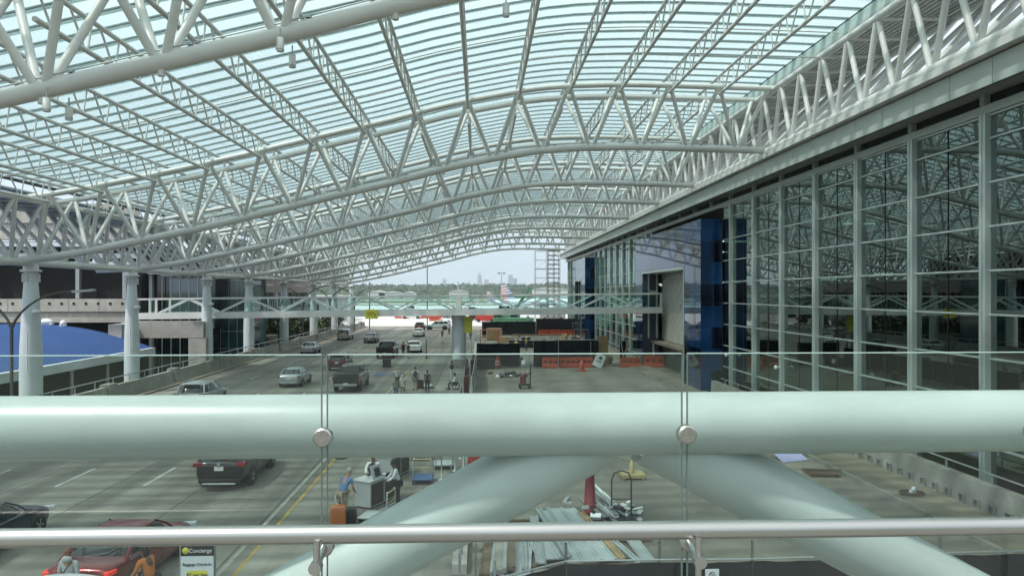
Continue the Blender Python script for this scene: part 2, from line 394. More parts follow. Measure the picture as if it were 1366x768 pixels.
# bracing rods following the roof curve
for y, dz, lb in ((35.6,-.42,'thin steel rod along the lower chords of the purlins, in the widest roof bay'),(35.2,.7,'thin steel rod close under the glass, in the widest roof bay'),(11.5,-.42,'thin steel rod overhead ahead of the nearest roof arch')):
    o = MB().tube([(x, y+(.0 if x < 16 else 0), topz(x)+dz) for x in xs(XL-2, XR+.2, 1.5)], .035, 6).build('bracing_rod', steel)
    tag(o, lb, 'rod')
# roof glazing
frit = glassmat('frosted glass strip', (.68,.76,.75), .4, 1.3, diff=.42, diffcol=(.50,.56,.55))
rg = thing('glass_roof', 'pale blue glass roof in long strips over the road, carried on white steel trusses', 'glass roof', (0,4,16))
y = 4.0; k = 0; FG, FB, FF = MB(), MB(), MB()
def strip(mb, y0, y1, dz0, dz1, th):
    X = xs(XL-.1, XR+.15, 1.3); rings = []
    for x in X:
        z = topz(x); rings.append([(x,y0,z+dz0),(x,y1,z+dz1),(x,y1,z+dz1+th),(x,y0,z+dz0+th)])
    return mb.loft(rings, False)
while y < 148:
    P = 1.2
    far = k >= 98
    if not far: strip(MB(), y+.0, y+P-.02, .98, .98, .02).build('glass_pane', roofglass, rg)
    else: strip(FG, y+.0, y+P-.02, .98, .98, .02); strip(FB, y-.03, y+.03, .92, .92, .05); strip(FF, y+.05, y+.37, 1.01, 1.01, .012); y += P; k += 1; continue
    strip(MB(), y-.03, y+.03, .92, .92, .05).build('glazing_bar', lou, rg)
    strip(MB(), y+.05, y+.43, 1.01, 1.01, .012).build('frit_band', frit, rg)
    y += P; k += 1
for q_, nm_, m_ in ((FG,'glass_panes',roofglass),(FB,'glazing_bars',lou),(FF,'frit_bands',frit)): q_.build(nm_, m_, rg)['kind'] = 'stuff'
for sg, x in ((0, XL-.1), (1, XR+.15)):
    MB().box(x-.07, x+.07, 4, 148, topz(x)+.86, topz(x)+1.02).build('gasket', darkline, rg)
# ---------------------------------------------------------------- edge trusses
def edge_truss(x, xo, zb, zt, zo, label, r=.165, y0=6., y1=149., inner=None, pitch=2.56):
    xi = inner if inner is not None else x
    t = thing('edge_truss', label, 'edge truss', (x, y0, zb))
    MB().tube([(x,y0,zb),(x,y1,zb)], .225, 16).build('bottom_chord', steel, t)
    MB().tube([(xi,y0,zt),(xi,y1,zt)], .19, 16).build('top_chord', steel, t)
    MB().tube([(xo,y0,zo),(xo,y1,zo)], .19, 12).build('top_chord', steel, t)
    L = []; y = y0+1.0
    while y < y1-1:
        for yy in (y-pitch/2, y+pitch/2):
            L.append(((x, y+(yy-y)*.1, zb+.12),(xi, yy-(yy-y)*.06, zt-.1))); L.append(((x+(.08 if xo > x else -.08), y+(yy-y)*.1, zb+.12),(xo, yy-(yy-y)*.06, zo-.1)))
        y += pitch
    L = [l for l in L if l[0][1] > y0]
    for i, (a, b) in enumerate(L[:96]): MB().tube([a, b], .125, 10 if i < 60 else 7, False).build('web_member', steel, t)
    m = MB()
    for a, b in L[96:]: m.tube([a, b], .125, 6, False)
    o = m.build('web_members', steel, t); o['kind'] = 'stuff'
    y = y0+1+pitch/2
    while y < y1: MB().tube([(xi,y,zt),(xo,y,zo)], .09, 6).build('cross_member', steel, t); y += pitch
    return t
bandm = mat('pale edge panel', (.50,.62,.59), .4, var=.05)
deckm = mat('ribbed roof deck', (.50,.52,.50), .5, var=.06)
er = edge_truss(17.25, 20.6, 16.05, 19.45, 19.5, 'white triangular edge truss lying along the top of the terminal facade', inner=17.2)
d = MB()
for i in range(13):
    x = 17.35+i*.27; d.box(x, x+.19, 5, 150, 19.78, 19.84)
d.box(17.35, 20.9, 5, 150, 19.85, 19.95)
d.build('roof_deck', deckm, er)
MB().box(17.37,17.42,5,149,19.55,20.42).build('edge_panel', bandm, er)
_x = glassmat('frosted roof band', (.5,.62,.6), .4, 1.4, diff=.7, diffcol=(.6,.72,.7))
el = edge_truss(-26.3, -29.3, 9.35, 12.85, 13.0, 'white triangular edge truss running over the row of tapered columns', inner=-25.4)
d = MB(); d.box(-29.7, -25.5, 5, 150, 13.25, 13.32)
for y in range(8,150,5): d.box(-29.6,-25.6,y,y+.16,13.05,13.24)
d.build('roof_deck', deckm, el)
MB().box(-30.0,-29.75,5,150,12.9,13.9).build('gutter', fasc, el)
# spotlights hung from the nearest arch
for k, (px, py, sx) in enumerate(((62,146,0),(92,158,0),(374,66,0),(390,88,0),(675,14,0))):
    p = W(px, py-6, 18.6 if k % 2 == 0 else 19.9)
    if k == 4: p = W(px, py, 19.0)
    lb = ['left of the leftmost pair','right of the leftmost pair','left of the middle pair','right of the middle pair','alone at the top centre'][k]
    t = thing('spotlight', 'small grey cylinder spotlight under the nearest arch tube, '+lb, 'spotlight', p, 0, 'spotlights under the nearest arch')
    MB().lathe([(.0,-.17),(.085,-.17),(.09,-.15),(.09,.17),(.0,.17)], (0,0,0), 16).build('housing', steel, t, local=True)
    MB().lathe([(.093,-.14),(.098,-.12),(.093,-.10)], (0,0,0), 16).build('collar', galv, t, local=True)
    MB().tube([(0,0,.15),(0,0,.42)], .02, 8).build('stem', galv, t, local=True)
# ---------------------------------------------------------------- tapered columns
CY = [44.6,57.2,72.6,85.6,100.8,118.5,135.5,153.0]
for i, y in enumerate(CY):
    x = -26.3; cs = [.86,.76,.8,.84,.84,.84,.84,.84][i]
    lab = ['nearest tapered white roof column, seen behind the twin arm street lamp','tapered white roof column just left of the footbridge end','tapered white column rising from the angled concrete portal beam behind the footbridge'] + ['slim tapered white roof column beyond the footbridge, %s from the left' % ORD[j] for j in range(5)]
    t = thing('roof_column', lab[i], 'column', (x,y,PZ), 0, 'tapered roof columns')
    MB().lathe([(.70*cs,0),(.70*cs,8.2),(.67*cs,9.4),(.585*cs,11.0),(.48*cs,12.6),(.40*cs,13.6),(.39*cs,13.65)], (x,y,PZ), 28).build('shaft', colm, t)
    MB().lathe([(.38,13.65),(.38,13.78),(.56,13.8),(.56,13.92),(.4,13.95),(.4,14.2)], (x,y,PZ), 28).build('capital', steel, t)
    rb = MB()
    for a in range(12):
        rb.obox((x+.40*math.cos(a*math.pi/6), y+.40*math.sin(a*math.pi/6), PZ+13.45), .14, .03, .5, a*math.pi/6)
    rb.build('stiffener', steel, t)
    MB().tube([(x+.2,y-.72,PZ+8.0),(x+.2,y-.72,PZ+10.3)], .04, 6).lathe([(.0,0),(.2,0),(.24,.12),(.1,.2),(0,.2)], (x+.62,y-.5,PZ+12.0-.6), 12).build('lamp', whitep, t)
# ---------------------------------------------------------------- terminal on the right
tb = thing('terminal_building', 'long terminal building on the right, tall green glass wall under a grey fascia', 'building', (18.5,90,0))
PW = 4.564; Y0 = 26.3-PW*3; Y1 = 158.5
intm = mat('interior floor', (.10,.10,.09), .6, var=.3); intw = mat('interior wall', (.11,.13,.12), .8, var=.4, vscale=.3)
b = MB(); b.box(18.9,34,8,Y1-.5,.013,.05); b.box(18.95,34,8,Y1-.5,5.0,5.5)
b.build('floor', intm, tb)
b = MB(); b.box(33.5,34,8,Y1-.5,.06,14.8)
for i in range(14): b.box(27,27.8,12+i*10.5,12.8+i*10.5,.06,14.8)
b.build('interior_wall', intw, tb)
b = MB(); b.box(18.75,60,8,Y1,14.95,15.25); b.build('roof', soff, tb)
b = MB(); b.box(33.5,60,8,Y1,0,14.9); b.build('rear_block', intw, tb)
b = MB(); b.box(18.6,34,7.7,8,0,14.9); b.build('end_wall', intw, tb)
lampm = mat('interior strip light', (1,.93,.75), .5, var=0, emit=1.6)
b = MB()
for i in range(16): b.box(22+(i % 3)*2.5, 24.2+(i % 3)*2.5, 14+i*8.7, 14.12+i*8.7, 12.2-(i % 2)*3.6, 12.26-(i % 2)*3.6)
b.build('strip_light', lampm, tb)
# fascia: beam, gap, panels, soffit, frieze
MB().box(16.95,17.75,6,160,15.62,15.90).build('roof_beam', steel, tb)
MB().box(17.45,18.6,6,159.5,15.50,15.615).build('shadow_gap', darkline, tb)
b = MB(); y = 6.0
while y < 159: b.box(17.3,17.38,y+.012,min(y+2.268,159.5),14.66,15.55); y += 2.282
b.build('fascia_panels', fasc, tb)
MB().box(17.39,17.5,6,159.4,14.67,15.50).build('fascia_backing', black, tb)
MB().box(17.5,18.74,6,159.4,14.80,14.86).build('soffit', soff, tb)
MB().box(18.44,18.73,8,Y1,14.10,14.42).build('head_band', fasc, tb)
b = MB(); b.box(18.62,18.72,8,Y1,14.42,14.80); b.build('clerestory', darkglass, tb)
y = Y0
while y < Y1: MB().box(18.36,18.6,y-.13,y+.13,14.425,14.795).build('soffit_bracket', alu, tb); y += PW
TR = [14.04,13.2,11.6,10.0,8.4,6.8,5.2,3.6,2.0,.5]
PORT = [(55.6,79.0),(117.5,133.0)]
n = int((Y1-Y0)/PW)
for i in range(n+1):
    y = Y0+i*PW
    if not any(a+.5 < y < c-.2 for a, c in PORT):
        c = MB(); c.box(18.36,18.60,y-.17,y-.02,0,14.10); c.box(18.36,18.60,y+.02,y+.17,0,14.10); c.box(18.42,18.75,y-.019,y+.019,0,14.10)
        c.build('mullion', alu, tb)
    if i == n: break
    ya, yb = y+.17, y+PW-.17
    segs = [(ya, yb)]
    for a, c in PORT:
        new = []
        for s0, s1 in segs:
            if s1 <= a or s0 >= c: new.append((s0, s1))
            else:
                if s0 < a: new.append((s0, a))
                if s1 > c: new.append((c, s1))
        segs = new
    if not segs: continue
    s0, s1 = segs[0]
    wv = MB().box(18.58,18.60,s0,s1,.05,14.04).build('window', teal, tb)
    f = MB()
    for z in TR: f.box(18.50,18.578,s0,s1,z-.035,z+.035)
    f.build('transom', alu, wv)
    if s1-s0 > 3: MB().box(18.555,18.576,(s0+s1)/2-.014,(s0+s1)/2+.014,.54,14.0).build('joint', black, wv)
for i, px in enumerate((1218, 1043, 975)):
    y = Y0+PW*[4,7,9][i]
    s = MB(); s.box(18.2,18.35,y-.06,y+.06,3.0,3.1).ell((18.1,y-.05,3.02),.12,.12,.14); s.build('security_camera', whitep, tb)
# blue tiled portals
blues = [mat('blue tile %s' % n_, c, .035, var=.15, spec=.45, coat=.1) for n_, c in (('deep',(.003,.022,.075)),('mid',(.006,.045,.135)),('royal',(.004,.032,.10)),('navy',(.0012,.003,.014)))]
marb = mat('veined pale stone', (.44,.43,.38), .4, var=.06, vscale=.6)
nt = marb.node_tree; bb = nt.nodes['Principled BSDF']; src = bb.inputs['Base Color'].links[0].from_socket
wv_ = nt.nodes.new('ShaderNodeTexWave'); wv_.inputs['Scale'].default_value = .45; wv_.inputs['Distortion'].default_value = 9; wv_.inputs['Detail'].default_value = 3; wv_.inputs['Detail Scale'].default_value = .8
wv_.bands_direction = 'DIAGONAL'
tcc = nt.nodes.new('ShaderNodeTexCoord'); nt.links.new(tcc.outputs['Object'], wv_.inputs['Vector'])
rw = nt.nodes.new('ShaderNodeValToRGB'); rw.color_ramp.elements[0].position = .0; rw.color_ramp.elements[0].color = (.25,.2,.15,1); rw.color_ramp.elements[1].position = .02; rw.color_ramp.elements[1].color = (1,1,1,1)
nt.links.new(wv_.outputs['Fac'], rw.inputs[0]); mxx = nt.nodes.new('ShaderNodeMix'); mxx.data_type = 'RGBA'; mxx.blend_type = 'MULTIPLY'; mxx.inputs[0].default_value = 1
nt.links.new(src, mxx.inputs[6]); nt.links.new(rw.outputs[0], mxx.inputs[7]); nt.links.new(mxx.outputs[2], bb.inputs['Base Color'])
for m_ in blues: m_.node_tree.nodes['Principled BSDF'].inputs['Specular Tint'].default_value = (.5,.65,1,1); m_.node_tree.nodes['Principled BSDF'].inputs['Coat Weight'].default_value = .12
for pi, (ya, yb) in enumerate(PORT):
    X0, ZT = 16.8, 13.2
    oa, ob, oz = (ya+4.6, yb-3.2, 9.75)
    p = thing('entrance_portal', ['big blue tiled entrance portal with a pale veined stone wall inside its opening','farther, slimmer looking blue tiled entrance portal near the end of the glass facade'][pi], 'portal', (17.6,ya,0), 0, 'blue tiled portals on the terminal facade')
    b = MB(); b.box(X0+.03,18.5,ya+.03,oa,0,ZT-.02).box(X0+.03,18.5,ob,yb,0,ZT-.02).box(X0+.03,18.5,oa,ob,oz,ZT-.02); b.build('core', mat('portal core', (.05,.06,.08), .8), p)
    tl = MB(); rnd = random.Random(3+pi)
    def tiles(axis, u0, u1, z0, z1, w_):
        nu = max(1, round((u1-u0)/w_)); nz_ = max(1, round((z1-z0)/1.6)); du = (u1-u0)/nu; dz = (z1-z0)/nz_
        for a in range(nu):
            for c in range(nz_):
                tl.cm = rnd.choice([0,1,1,2,2,3,3]) if axis == 'X' else (3 if (a == 1 and c in (0,2,4,6)) or (a == 0 and c in (4,)) else rnd.choice([0,1,1,2])); g_ = .008
                A, B_, C_, D_ = u0+a*du+g_, u0+(a+1)*du-g_, z0+c*dz+g_, z0+(c+1)*dz-g_
                if axis == 'Y': tl.box(A,B_,ya-.0,ya+.028,C_,D_)
                else: tl.box(X0,X0+.028,A,B_,C_,D_)
    tiles('Y', X0, 18.46, 0, ZT, .83)
    tiles('X', ya+.03, oa, 0, ZT, 1.6); tiles('X', oa, ob, oz, ZT, 1.6); tiles('X', ob, yb, 0, ZT, 1.1)
    tl.build('blue_tiles', blues, p)
    b = MB(); b.box(X0-.06,18.6,oa,ob,oz-.25,oz-.02).box(X0-.05,X0+.5,oa-.01,oa+.14,0,oz-.25); b.build('opening_frame', alu, p)
    b = MB(); b.box(17.35,17.5,ob-.12,ob-.02,2.9,oz-.26).box(18.2,18.35,ob-.14,ob-.04,2.9,oz-.26).box(17.35,18.35,ob-.12,ob-.02,7.6,7.8); b.build('door_frame', alu, p)
    if pi == 0:
        MB().box(18.80,18.95,oa+.02,ob-.15,2.75,oz-.26).build('stone_wall', marb, p); MB().box(18.96,19.2,oa,ob,0,oz).build('backing_wall', intw, p)
        MB().box(17.6,18.95,oa+.02,ob-.15,2.45,2.7).build('ledge', walkm, p)
        b = MB(); b.box(17.62,17.8,ob-1.1,ob-.9,0,2.45).box(17.62,17.8,oa+1,oa+1.3,0,2.45); b.build('post', alu, p)
# low concrete barrier with bracket plates and rail on the right
cb = thing('concrete_barrier', 'concrete parapet with steel bracket plates and a top rail along the right pavement', 'barrier', (17.4,22,.0))
b = MB(); b.prism([(17.2,.0),(17.6,.0),(17.6,1.05),(17.28,1.05)], 21.6, 54.5, 'Y'); b.build('parapet', conc, cb)
b = MB(); b.box(17.1,17.75,20.6,21.6,0,1.12); b.box(17.08,17.8,20.5,21.7,1.12,1.2); b.build('end_post', conc, cb)
for i in range(28):
    y = 22.4+i*.78*1.0
    b = MB(); b.box(17.13,17.21,y,y+.28,.14,.17).box(17.13,17.21,y,y+.03,.17,.42).box(17.13,17.21,y+.25,y+.28,.17,.42).box(17.13,17.21,y,y+.28,.42,.45); b.build('bracket_plate', galv, cb)
b = MB(); b.tube([(17.5,21.7,1.38),(17.5,53,1.38)], .035, 8)
b.build('rail', galv, cb)
for i in range(13):
    MB().box(17.47,17.53,22+i*2.5,22.06+i*2.5,1.05,1.37).build('rail_post', galv, cb)
# ---------------------------------------------------------------- left concrete barrier of the road
lb_ = thing('concrete_barrier', 'long concrete parapet with handrail along the left edge of the road', 'barrier', (-25.5,100,0))
y = 30.0
for i in range(90):
    if y > 163: break
    h = 1.12 if i % 6 else 1.3
    wd = 0 if i % 6 else .12
    b = MB(); b.prism([(-25.9-wd,.0),(-25.2+wd,.0),(-25.3+wd,.35),(-25.42+wd,h),(-25.78-wd,h),(-25.9-wd,.3)], y+.02, y+1.9 if i % 6 else y+1.2, 'Y')
    b.build('barrier_panel', conc, lb_); y += 1.92 if i % 6 else 1.22
MB().tube([(-25.7,30,1.62),(-25.7,163,1.62)], .04, 8).build('handrail', galv, lb_)
for i in range(54): MB().box(-25.73,-25.67,31+i*2.45,31.06+i*2.45,1.1,1.6).build('rail_post', galv, lb_)
tag(MB().box(-25.2,-24.6,20,164,-.02,.16).build('kerb', walkm), kind='structure')
# ---------------------------------------------------------------- far footbridge
fb = thing('footbridge', 'white steel truss footbridge with glass balustrade crossing the whole road', 'footbridge', (-8,75,5))
def bz(x): return 4.98+(x+33.8)*.0106
XA, XB = -33.6, 18.3
for sy in (73.6, 76.8):
    MB().bar((XA,sy,bz(XA)+.30),(XB,sy,bz(XB)+.30),.28,.60).build('bottom_beam', steel, fb)
    MB().bar((XA,sy,bz(XA)+1.95),(XB,sy,bz(XB)+1.95),.20,.17).build('top_chord', steel, fb)
    for i in range(9):
        xb = -31.4+5.9*i+(.0 if sy < 75 else -1.0)
        for sg in (-1, 1):
            xt = xb+sg*2.85
            if XA < xt < XB and XA < xb < XB: MB().bar((xb+sg*.12,sy,bz(xb)+.6),(xt,sy,bz(xt)+1.88),.13,.17).build('diagonal', steel, fb)
    for xv in (XA+.1, -31.5, XB-.1): MB().bar((xv,sy,bz(xv)+.6),(xv,sy,bz(xv)+1.87),.2,.2).build('end_post', steel, fb)
    MB().bar((-2.1,sy,bz(-2)+.6),(-2.1,sy,bz(-2)+1.87),.5,.34).build('end_post', steel, fb)
b = MB(); b.bar((XA,75.2,bz(XA)+.52),(XB,75.2,bz(XB)+.52),3.0,.12); b.build('deck', conc, fb)
bglass = glassmat('balustrade glass', (.80,.92,.92), .7, 1.45)
b = MB()
for i in range(34): x = XA+.3+i*1.52; b.bar((x,73.95,bz(x)+1.25),(x+1.48,73.95,bz(x+1.48)+1.25),.015,1.3)
b.build('glass_panels', bglass, fb)
b = MB()
for i in range(35): x = XA+.28+i*1.52; b.box(x-.02,x+.02,73.9,73.94,bz(x)+.6,bz(x)+.85)
b.build('glass_clamps', galv, fb)
sgn = thing('yellow_sign', 'yellow sign hanging on the footbridge beam above the left lanes', 'sign', W(495.5,419,73.3))
p = W(495.5,419,73.3)
MB().box(p.x-.62,p.x+.62,73.36,73.43,p.z-.45,p.z+.45).build('panel', yellow, sgn)
b = MB(); b.box(p.x-.45,p.x+.3,73.345,73.358,p.z+.06,p.z+.12).box(p.x-.4,p.x+.1,73.345,73.358,p.z-.14,p.z-.09); b.add([(p.x+.3,73.35,p.z-.2),(p.x+.3,73.35,p.z+.0),(p.x+.45,73.35,p.z-.1)],[(0,1,2)]); b.build('arrow_marks', black, sgn)
p = W(624.5,432,74.8)
sgn = thing('yellow_sign', 'tall yellow banner sign beside the big footbridge pier', 'sign', (p.x,74.8,0))
MB().box(p.x-.42,p.x+.42,74.78,74.86,p.z-.9,p.z+.75).build('panel', yellow, sgn)
MB().box(p.x+.3,p.x+.36,74.87,74.95,0,p.z+.7).build('post', galv, sgn)
pr = thing('bridge_pier', 'thick round white pier holding up the footbridge in the middle', 'pier', (-2.1,75.2,0))
MB().lathe([(.70,.9),(.70,bz(-2)-.02)], (-2.1,75.2,0), 32).build('shaft', colm, pr)
MB().lathe([(.95,0),(.95,.82),(.88,.9)], (-2.1,75.2,0), 32).build('base', conc, pr)
# concrete portal beam by the columns
pb = thing('concrete_portal', 'white angled concrete beam and leg carrying the left end of the footbridge', 'concrete beam', (-30,70,0))
MB().box(-33.8,-26.2,71.4,73.3,3.3,4.85).box(-33.6,-32.4,68.5,71.39,3.5,4.7).build('beam', concl, pb)
MB().box(-27.6,-25.97,71.42,73.28,-5,3.28).build('leg', concl, pb)
# ---------------------------------------------------------------- buildings on the left
dk = mat('painted deep shade', (.003,.0035,.004), .8, var=.5, vscale=.4)  # near-black colour stands in for shade in deck openings and under the canopy
pd = thing('parking_building', 'parking building with light concrete parapets at the far left', 'building', (-55,100,-5))
b = MB(); b.box(-120,-37.6,84,120,-5,13.2); b.build('painted_shade_core', dk, pd)  # solid block painted as the shaded void of the decks
for z0, z1, hol in ((4.35,6.9,1),(13.3,17.2,1)):
    x1 = -37.4
    b = MB(); b.box(-120,x1,82.2,83.2,z0,z0+(z1-z0)*.45).box(-120,x1,82.0,83.2,z0+(z1-z0)*.45+.03,z1); b.build('parapet', concl, pd)
    hm = MB()
    for i in range(22): hm.lathe([(.16,-.02),(.16,.03)], (-38.7-1.17*i*1.1,81.99,z1-.5), 10, 'Y')
    hm.build('weep_holes', black, pd)
    b = MB()
    for i in range(16): b.box(-38-i*3.2-.02,-38-i*3.2+.02,81.98,82.0,z0+(z1-z0)*.45+.05,z1-.02)
    b.build('panel_joints', conc, pd)
for i in range(12): MB().box(-39-i*5,-38.6-i*5,82.6,83.1,6.95,11.5).build('frame_post', galv, pd)
b = MB(); b.box(-120,-37.5,83.2,84,11.35,11.9); b.build('white_beam', colm, pd)
rb_ = MB(); rb_.box(-70,-29.5,70,71.5,10.15,10.45).box(-70,-29.5,66.0,66.8,11.6,11.95)
rb_.build('white_canopy', colm, pd)
for x in range(-68,-30,4): MB().box(x,x+.16,70.5,70.7,10.452,11.598).build('canopy_post', colm, pd)
# things seen in the dark opening of the parking deck
p = W(104,398,81.6)
gb = thing('glass_building', 'glass fronted lobby with blue reflections behind the footbridge', 'building', (-31,90,-5))
skyg = mat('blue reflecting glass', (.03,.07,.10), .03, metal=.0, var=.5, vscale=.5, spec=1, coat=1)
MB().box(-37.3,-30.6,86.0,100,-5,3.6).box(-37.3,-30.2,86.0,100,3.61,9.6).build('glass_wall', darkglass, gb)
MB().box(-35.2,-31.2,85.6,85.95,5.0,9.2).build('glass_bay', skyg, gb)
b = MB(); b.box(-37.35,-37.0,85.3,85.9,-5,9.9).box(-37.3,-29.5,84.8,100,9.65,10.1).box(-37.3,-30.3,85.4,85.95,3.5,4.3)
for i in range(6): b.box(-36+i*1.0,-35.94+i*1.0,85.5,85.59,-5,9.6)
b.build('frame', alu, gb)
MB().box(-30.5,-27.6,88.5,97,-5,9.6).build('stair_tower', tealglass, gb)
b = MB()
for z in range(-3,10,2): b.box(-30.52,-27.57,88.44,88.49,z,z+.06)
for i in range(4): b.box(-30.5+i*.97,-30.45+i*.97,88.43,88.489,-5,9.6)
b.build('mullions', galv, gb)
pink = mat('pale pinkish wall', (.42,.37,.36), .8, var=.1, vscale=.8, dirt=.12)
ob_ = thing('office_building', 'pale pinkish building with slanted window struts beyond the tapered columns', 'building', (-37,125,-5))
MB().box(-46,-33.2,100,148,7.6,9.7).box(-46,-33.2,100,148,2.0,4.8).build('wall', pink, ob_)
MB().box(-45.8,-34,100.2,147.8,4.8,7.6).build('window_band', darkglass, ob_)
rs = random.Random(5); b = MB()
for i in range(34):
    y = 101+i*1.4; b.bar((-33.8,y,4.8),(-33.8,y+rs.uniform(-1,1),7.6),.12,.14)
b.build('window_struts', pink, ob_)
MB().box(-45,-34.5,100,148,-5,2.0).build('lower_wall', conc, ob_)
MB().box(-30.2,-27.9,99,103.6,-4.99,1.8).build('retaining_block', walkm, ob_)
# small far building beyond the columns
fbld = thing('low_hangar', 'low grey building past the last tapered columns', 'building', (-60,190,0))
MB().box(-80,-38,185,215,0,6.2).build('wall', pink, fbld); b = MB()
for i in range(8): b.box(-79+i*5.1,-75.5+i*5.1,184.9,184.98,1.2,4.6)
b.build('windows', darkglass, fbld); MB().box(-81,-37,184,216,6.25,6.8).build('roof', fasc, fbld)
# blue ribbed vault roof over the lower road
bv = thing('blue_canopy', 'blue ribbed barrel vault canopy roof over the lower road at the far left', 'canopy', (-40,60,-5))
bluer = mat('blue ribbed metal roof', (.014,.075,.24), .38, metal=.1, var=.08, vscale=.3, spec=.6)
rc = MB()
def vz(x): u = (x+41)/11.5; return 4.75-2.35*u*u
X = xs(-52,-29.8,.8); y = 28.0; prev = []
while y < 68.4:
    rc.loft([[(x,y,vz(x)),(x,y+.40,vz(x)),(x,y+.40,vz(x)+.0),(x,y,vz(x))] for x in X[:0]] or [[(X[0],y,0)]*4,[(X[0],y,0)]*4]) if False else None
    for i in range(len(X)-1):
        a, c = X[i], X[i+1]
        rc.add([(a,y,vz(a)),(c,y,vz(c)),(c,y+.36,vz(c)),(a,y+.36,vz(a)),(a,y+.38,vz(a)+.07),(c,y+.38,vz(c)+.07),(a,y+.46,vz(a)+.07),(c,y+.46,vz(c)+.07),(a,y+.48,vz(a)),(c,y+.48,vz(c))],[(0,1,2,3),(3,2,5,4),(4,5,7,6),(6,7,9,8)])
    y += .48
rc.build('ribbed_sheet', bluer, bv, fixn=False)
MB().box(-29.8,-29.45,27.8,68.6,vz(-29.8)-.55,vz(-29.8)+.08).build('gutter', colm, bv)
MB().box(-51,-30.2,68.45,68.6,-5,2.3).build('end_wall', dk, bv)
b = MB(); b.box(-51,-30.6,28,68.4,-.2,1.7); b.build('painted_under_shade', dk, bv)  # block painted near-black for the shade beneath the vault
b = MB()
for i in range(8): b.tube([(-30.4,30+i*5.3,-5),(-30.4,30+i*5.3,2.0)], .16, 10)
b.build('posts', galv, bv)
for i, (px, py, wd) in enumerate(((68,437,2.2),(90,440,.9))):
    p = W(px,py,68.9)
    o = MB().ell((0,0,.25),wd*.28,.3,.3).obox((0,.0,.1),wd*.5,.4,.2).build('roof_vent', whitep, None, loc=(0,0,0)); o.location = (p.x,68.2,vz(p.x)+.05)
    tag(o, ['bigger white vent on the top end of the blue canopy roof','small white vent on the blue canopy roof, lower of the two'][i], 'vent')
# ---------------------------------------------------------------- street lamps
poleg = mat('dark grey lamp pole', (.10,.10,.09), .45, metal=.4, var=.1)
def lamp(name, x, y, h, label, s=1., arms=(-1,1), group=None):
    t = thing(name, label, 'street lamp', (x,y,0), 0, group)
    MB().tube([(x,y,0),(x,y,h)], .085*s, 10).build('pole', poleg, t)
    for sg in arms:
        pts = []
        for i in range(9):
            u = i/8; pts.append((x+sg*(3.4*u**1.35)*s, y, h-.3+2.05*s*(1-(1-u)**2.1)))
        MB().tube(pts, [.075*s-.004*i for i in range(9)], 8).build('arm', poleg, t)
        e = pts[-1]; MB().obox((e[0]+sg*.45*s,y,e[2]+.04), 1.15*s, .34*s, .12*s, 0, 0, -sg*.08).build('lamp_head', galv, t)
lamp('street_lamp', -25.5, 41.5, 5.9, 'dark twin arm street lamp in front of the nearest tapered column')
for i, (px, y, k) in enumerate(((404,112,0),(440,128,1),(473,146,2))):
    lamp('street_lamp', -27.5 if 0 else W(px,385,y).x, y, 6.3, 'dark twin arm street lamp beyond the footbridge, %s from the left' % ORD[k], 1.3, (-1,1), 'distant street lamps over the left barrier')
# ---------------------------------------------------------------- near bridge: truss tube, guardrail
nb = thing('bridge_truss', 'mint white steel truss of the near footbridge, thick tube with two diagonals, behind the glass', 'bridge truss', (.6,3.9,6.9))
MB().tube([(x,3.9,6.905) for x in (-9,-4,0,4,9)], .164, 48).build('top_tube', steelb, nb)
nd = W(840,560,3.9)
for x in (-5.5,6.2): MB().tube([(x-.006,3.9,6.905),(x+.006,3.9,6.905)], .1665, 48).build('weld_seam', steelb, nb)
for sg in (-1, 1):
    a = Vector((nd.x+sg*.13,4.04,6.84)); b_ = Vector((nd.x+sg*3.7,4.04,6.84-3.57*.535))
    MB().tube([a, b_], .185, 40, False).build('diagonal', steelb, nb)
    a2 = Vector((nd.x+sg*3.9,4.04,5.0)); b2 = Vector((nd.x+sg*7.4,4.04,6.86))
    MB().tube([a2, b2], .188, 32, False).build('diagonal', steelb, nb)
MB().tube([(-9,3.9,4.9),(9,3.9,4.9)], .18, 32).build('bottom_tube', steelb, nb)
gr = thing('guardrail', 'frameless glass guardrail with round steel handrail across the foreground', 'guardrail', (.6,2.05,5.95))
yg = 2.07; zt = 7.427
j1 = W(433,600,yg).x; j2 = W(913,600,yg).x; pw = j2-j1
edged = mat('glass edge painted dark', (.10,.16,.145), .2, var=.05)  # same glass, darkened in colour for the duller side edges
edgem = mat('polished edge painted bright', (.45,.60,.56), .15, var=.05, spec=.8)  # pale colour stands in for the bright line of light along the top edge
for i in range(-3, 4):
    a, c = j1+pw*i+.009, j1+pw*(i+1)-.009
    p_ = MB().box(a,c,yg-.006,yg+.006,6.05,zt).build('glass_panel', railglass, gr)
    MB().box(a,c,yg-.0065,yg+.0065,zt+.0002,zt+.0022).build('painted_bright_edge', edgem, p_)
    for u in (a-.0025,c+.0002): MB().box(u,u+.0023,yg-.006,yg+.006,6.05,zt).build('side_edge', edged, p_)
hr0 = W(0,722.5,1.95); hr1 = W(1366,705.5,1.95)
def hz(x): return hr0.z+(hr1.z-hr0.z)*(x-hr0.x)/(hr1.x-hr0.x)
MB().tube([(x,2.0-.02,hz(x)) for x in (-6,-2,0,2,6)], .0248, 32).build('handrail', chrome, gr)
discm = mat('turned steel disc', (.40,.40,.37), .32, metal=1., var=.25, vscale=60)
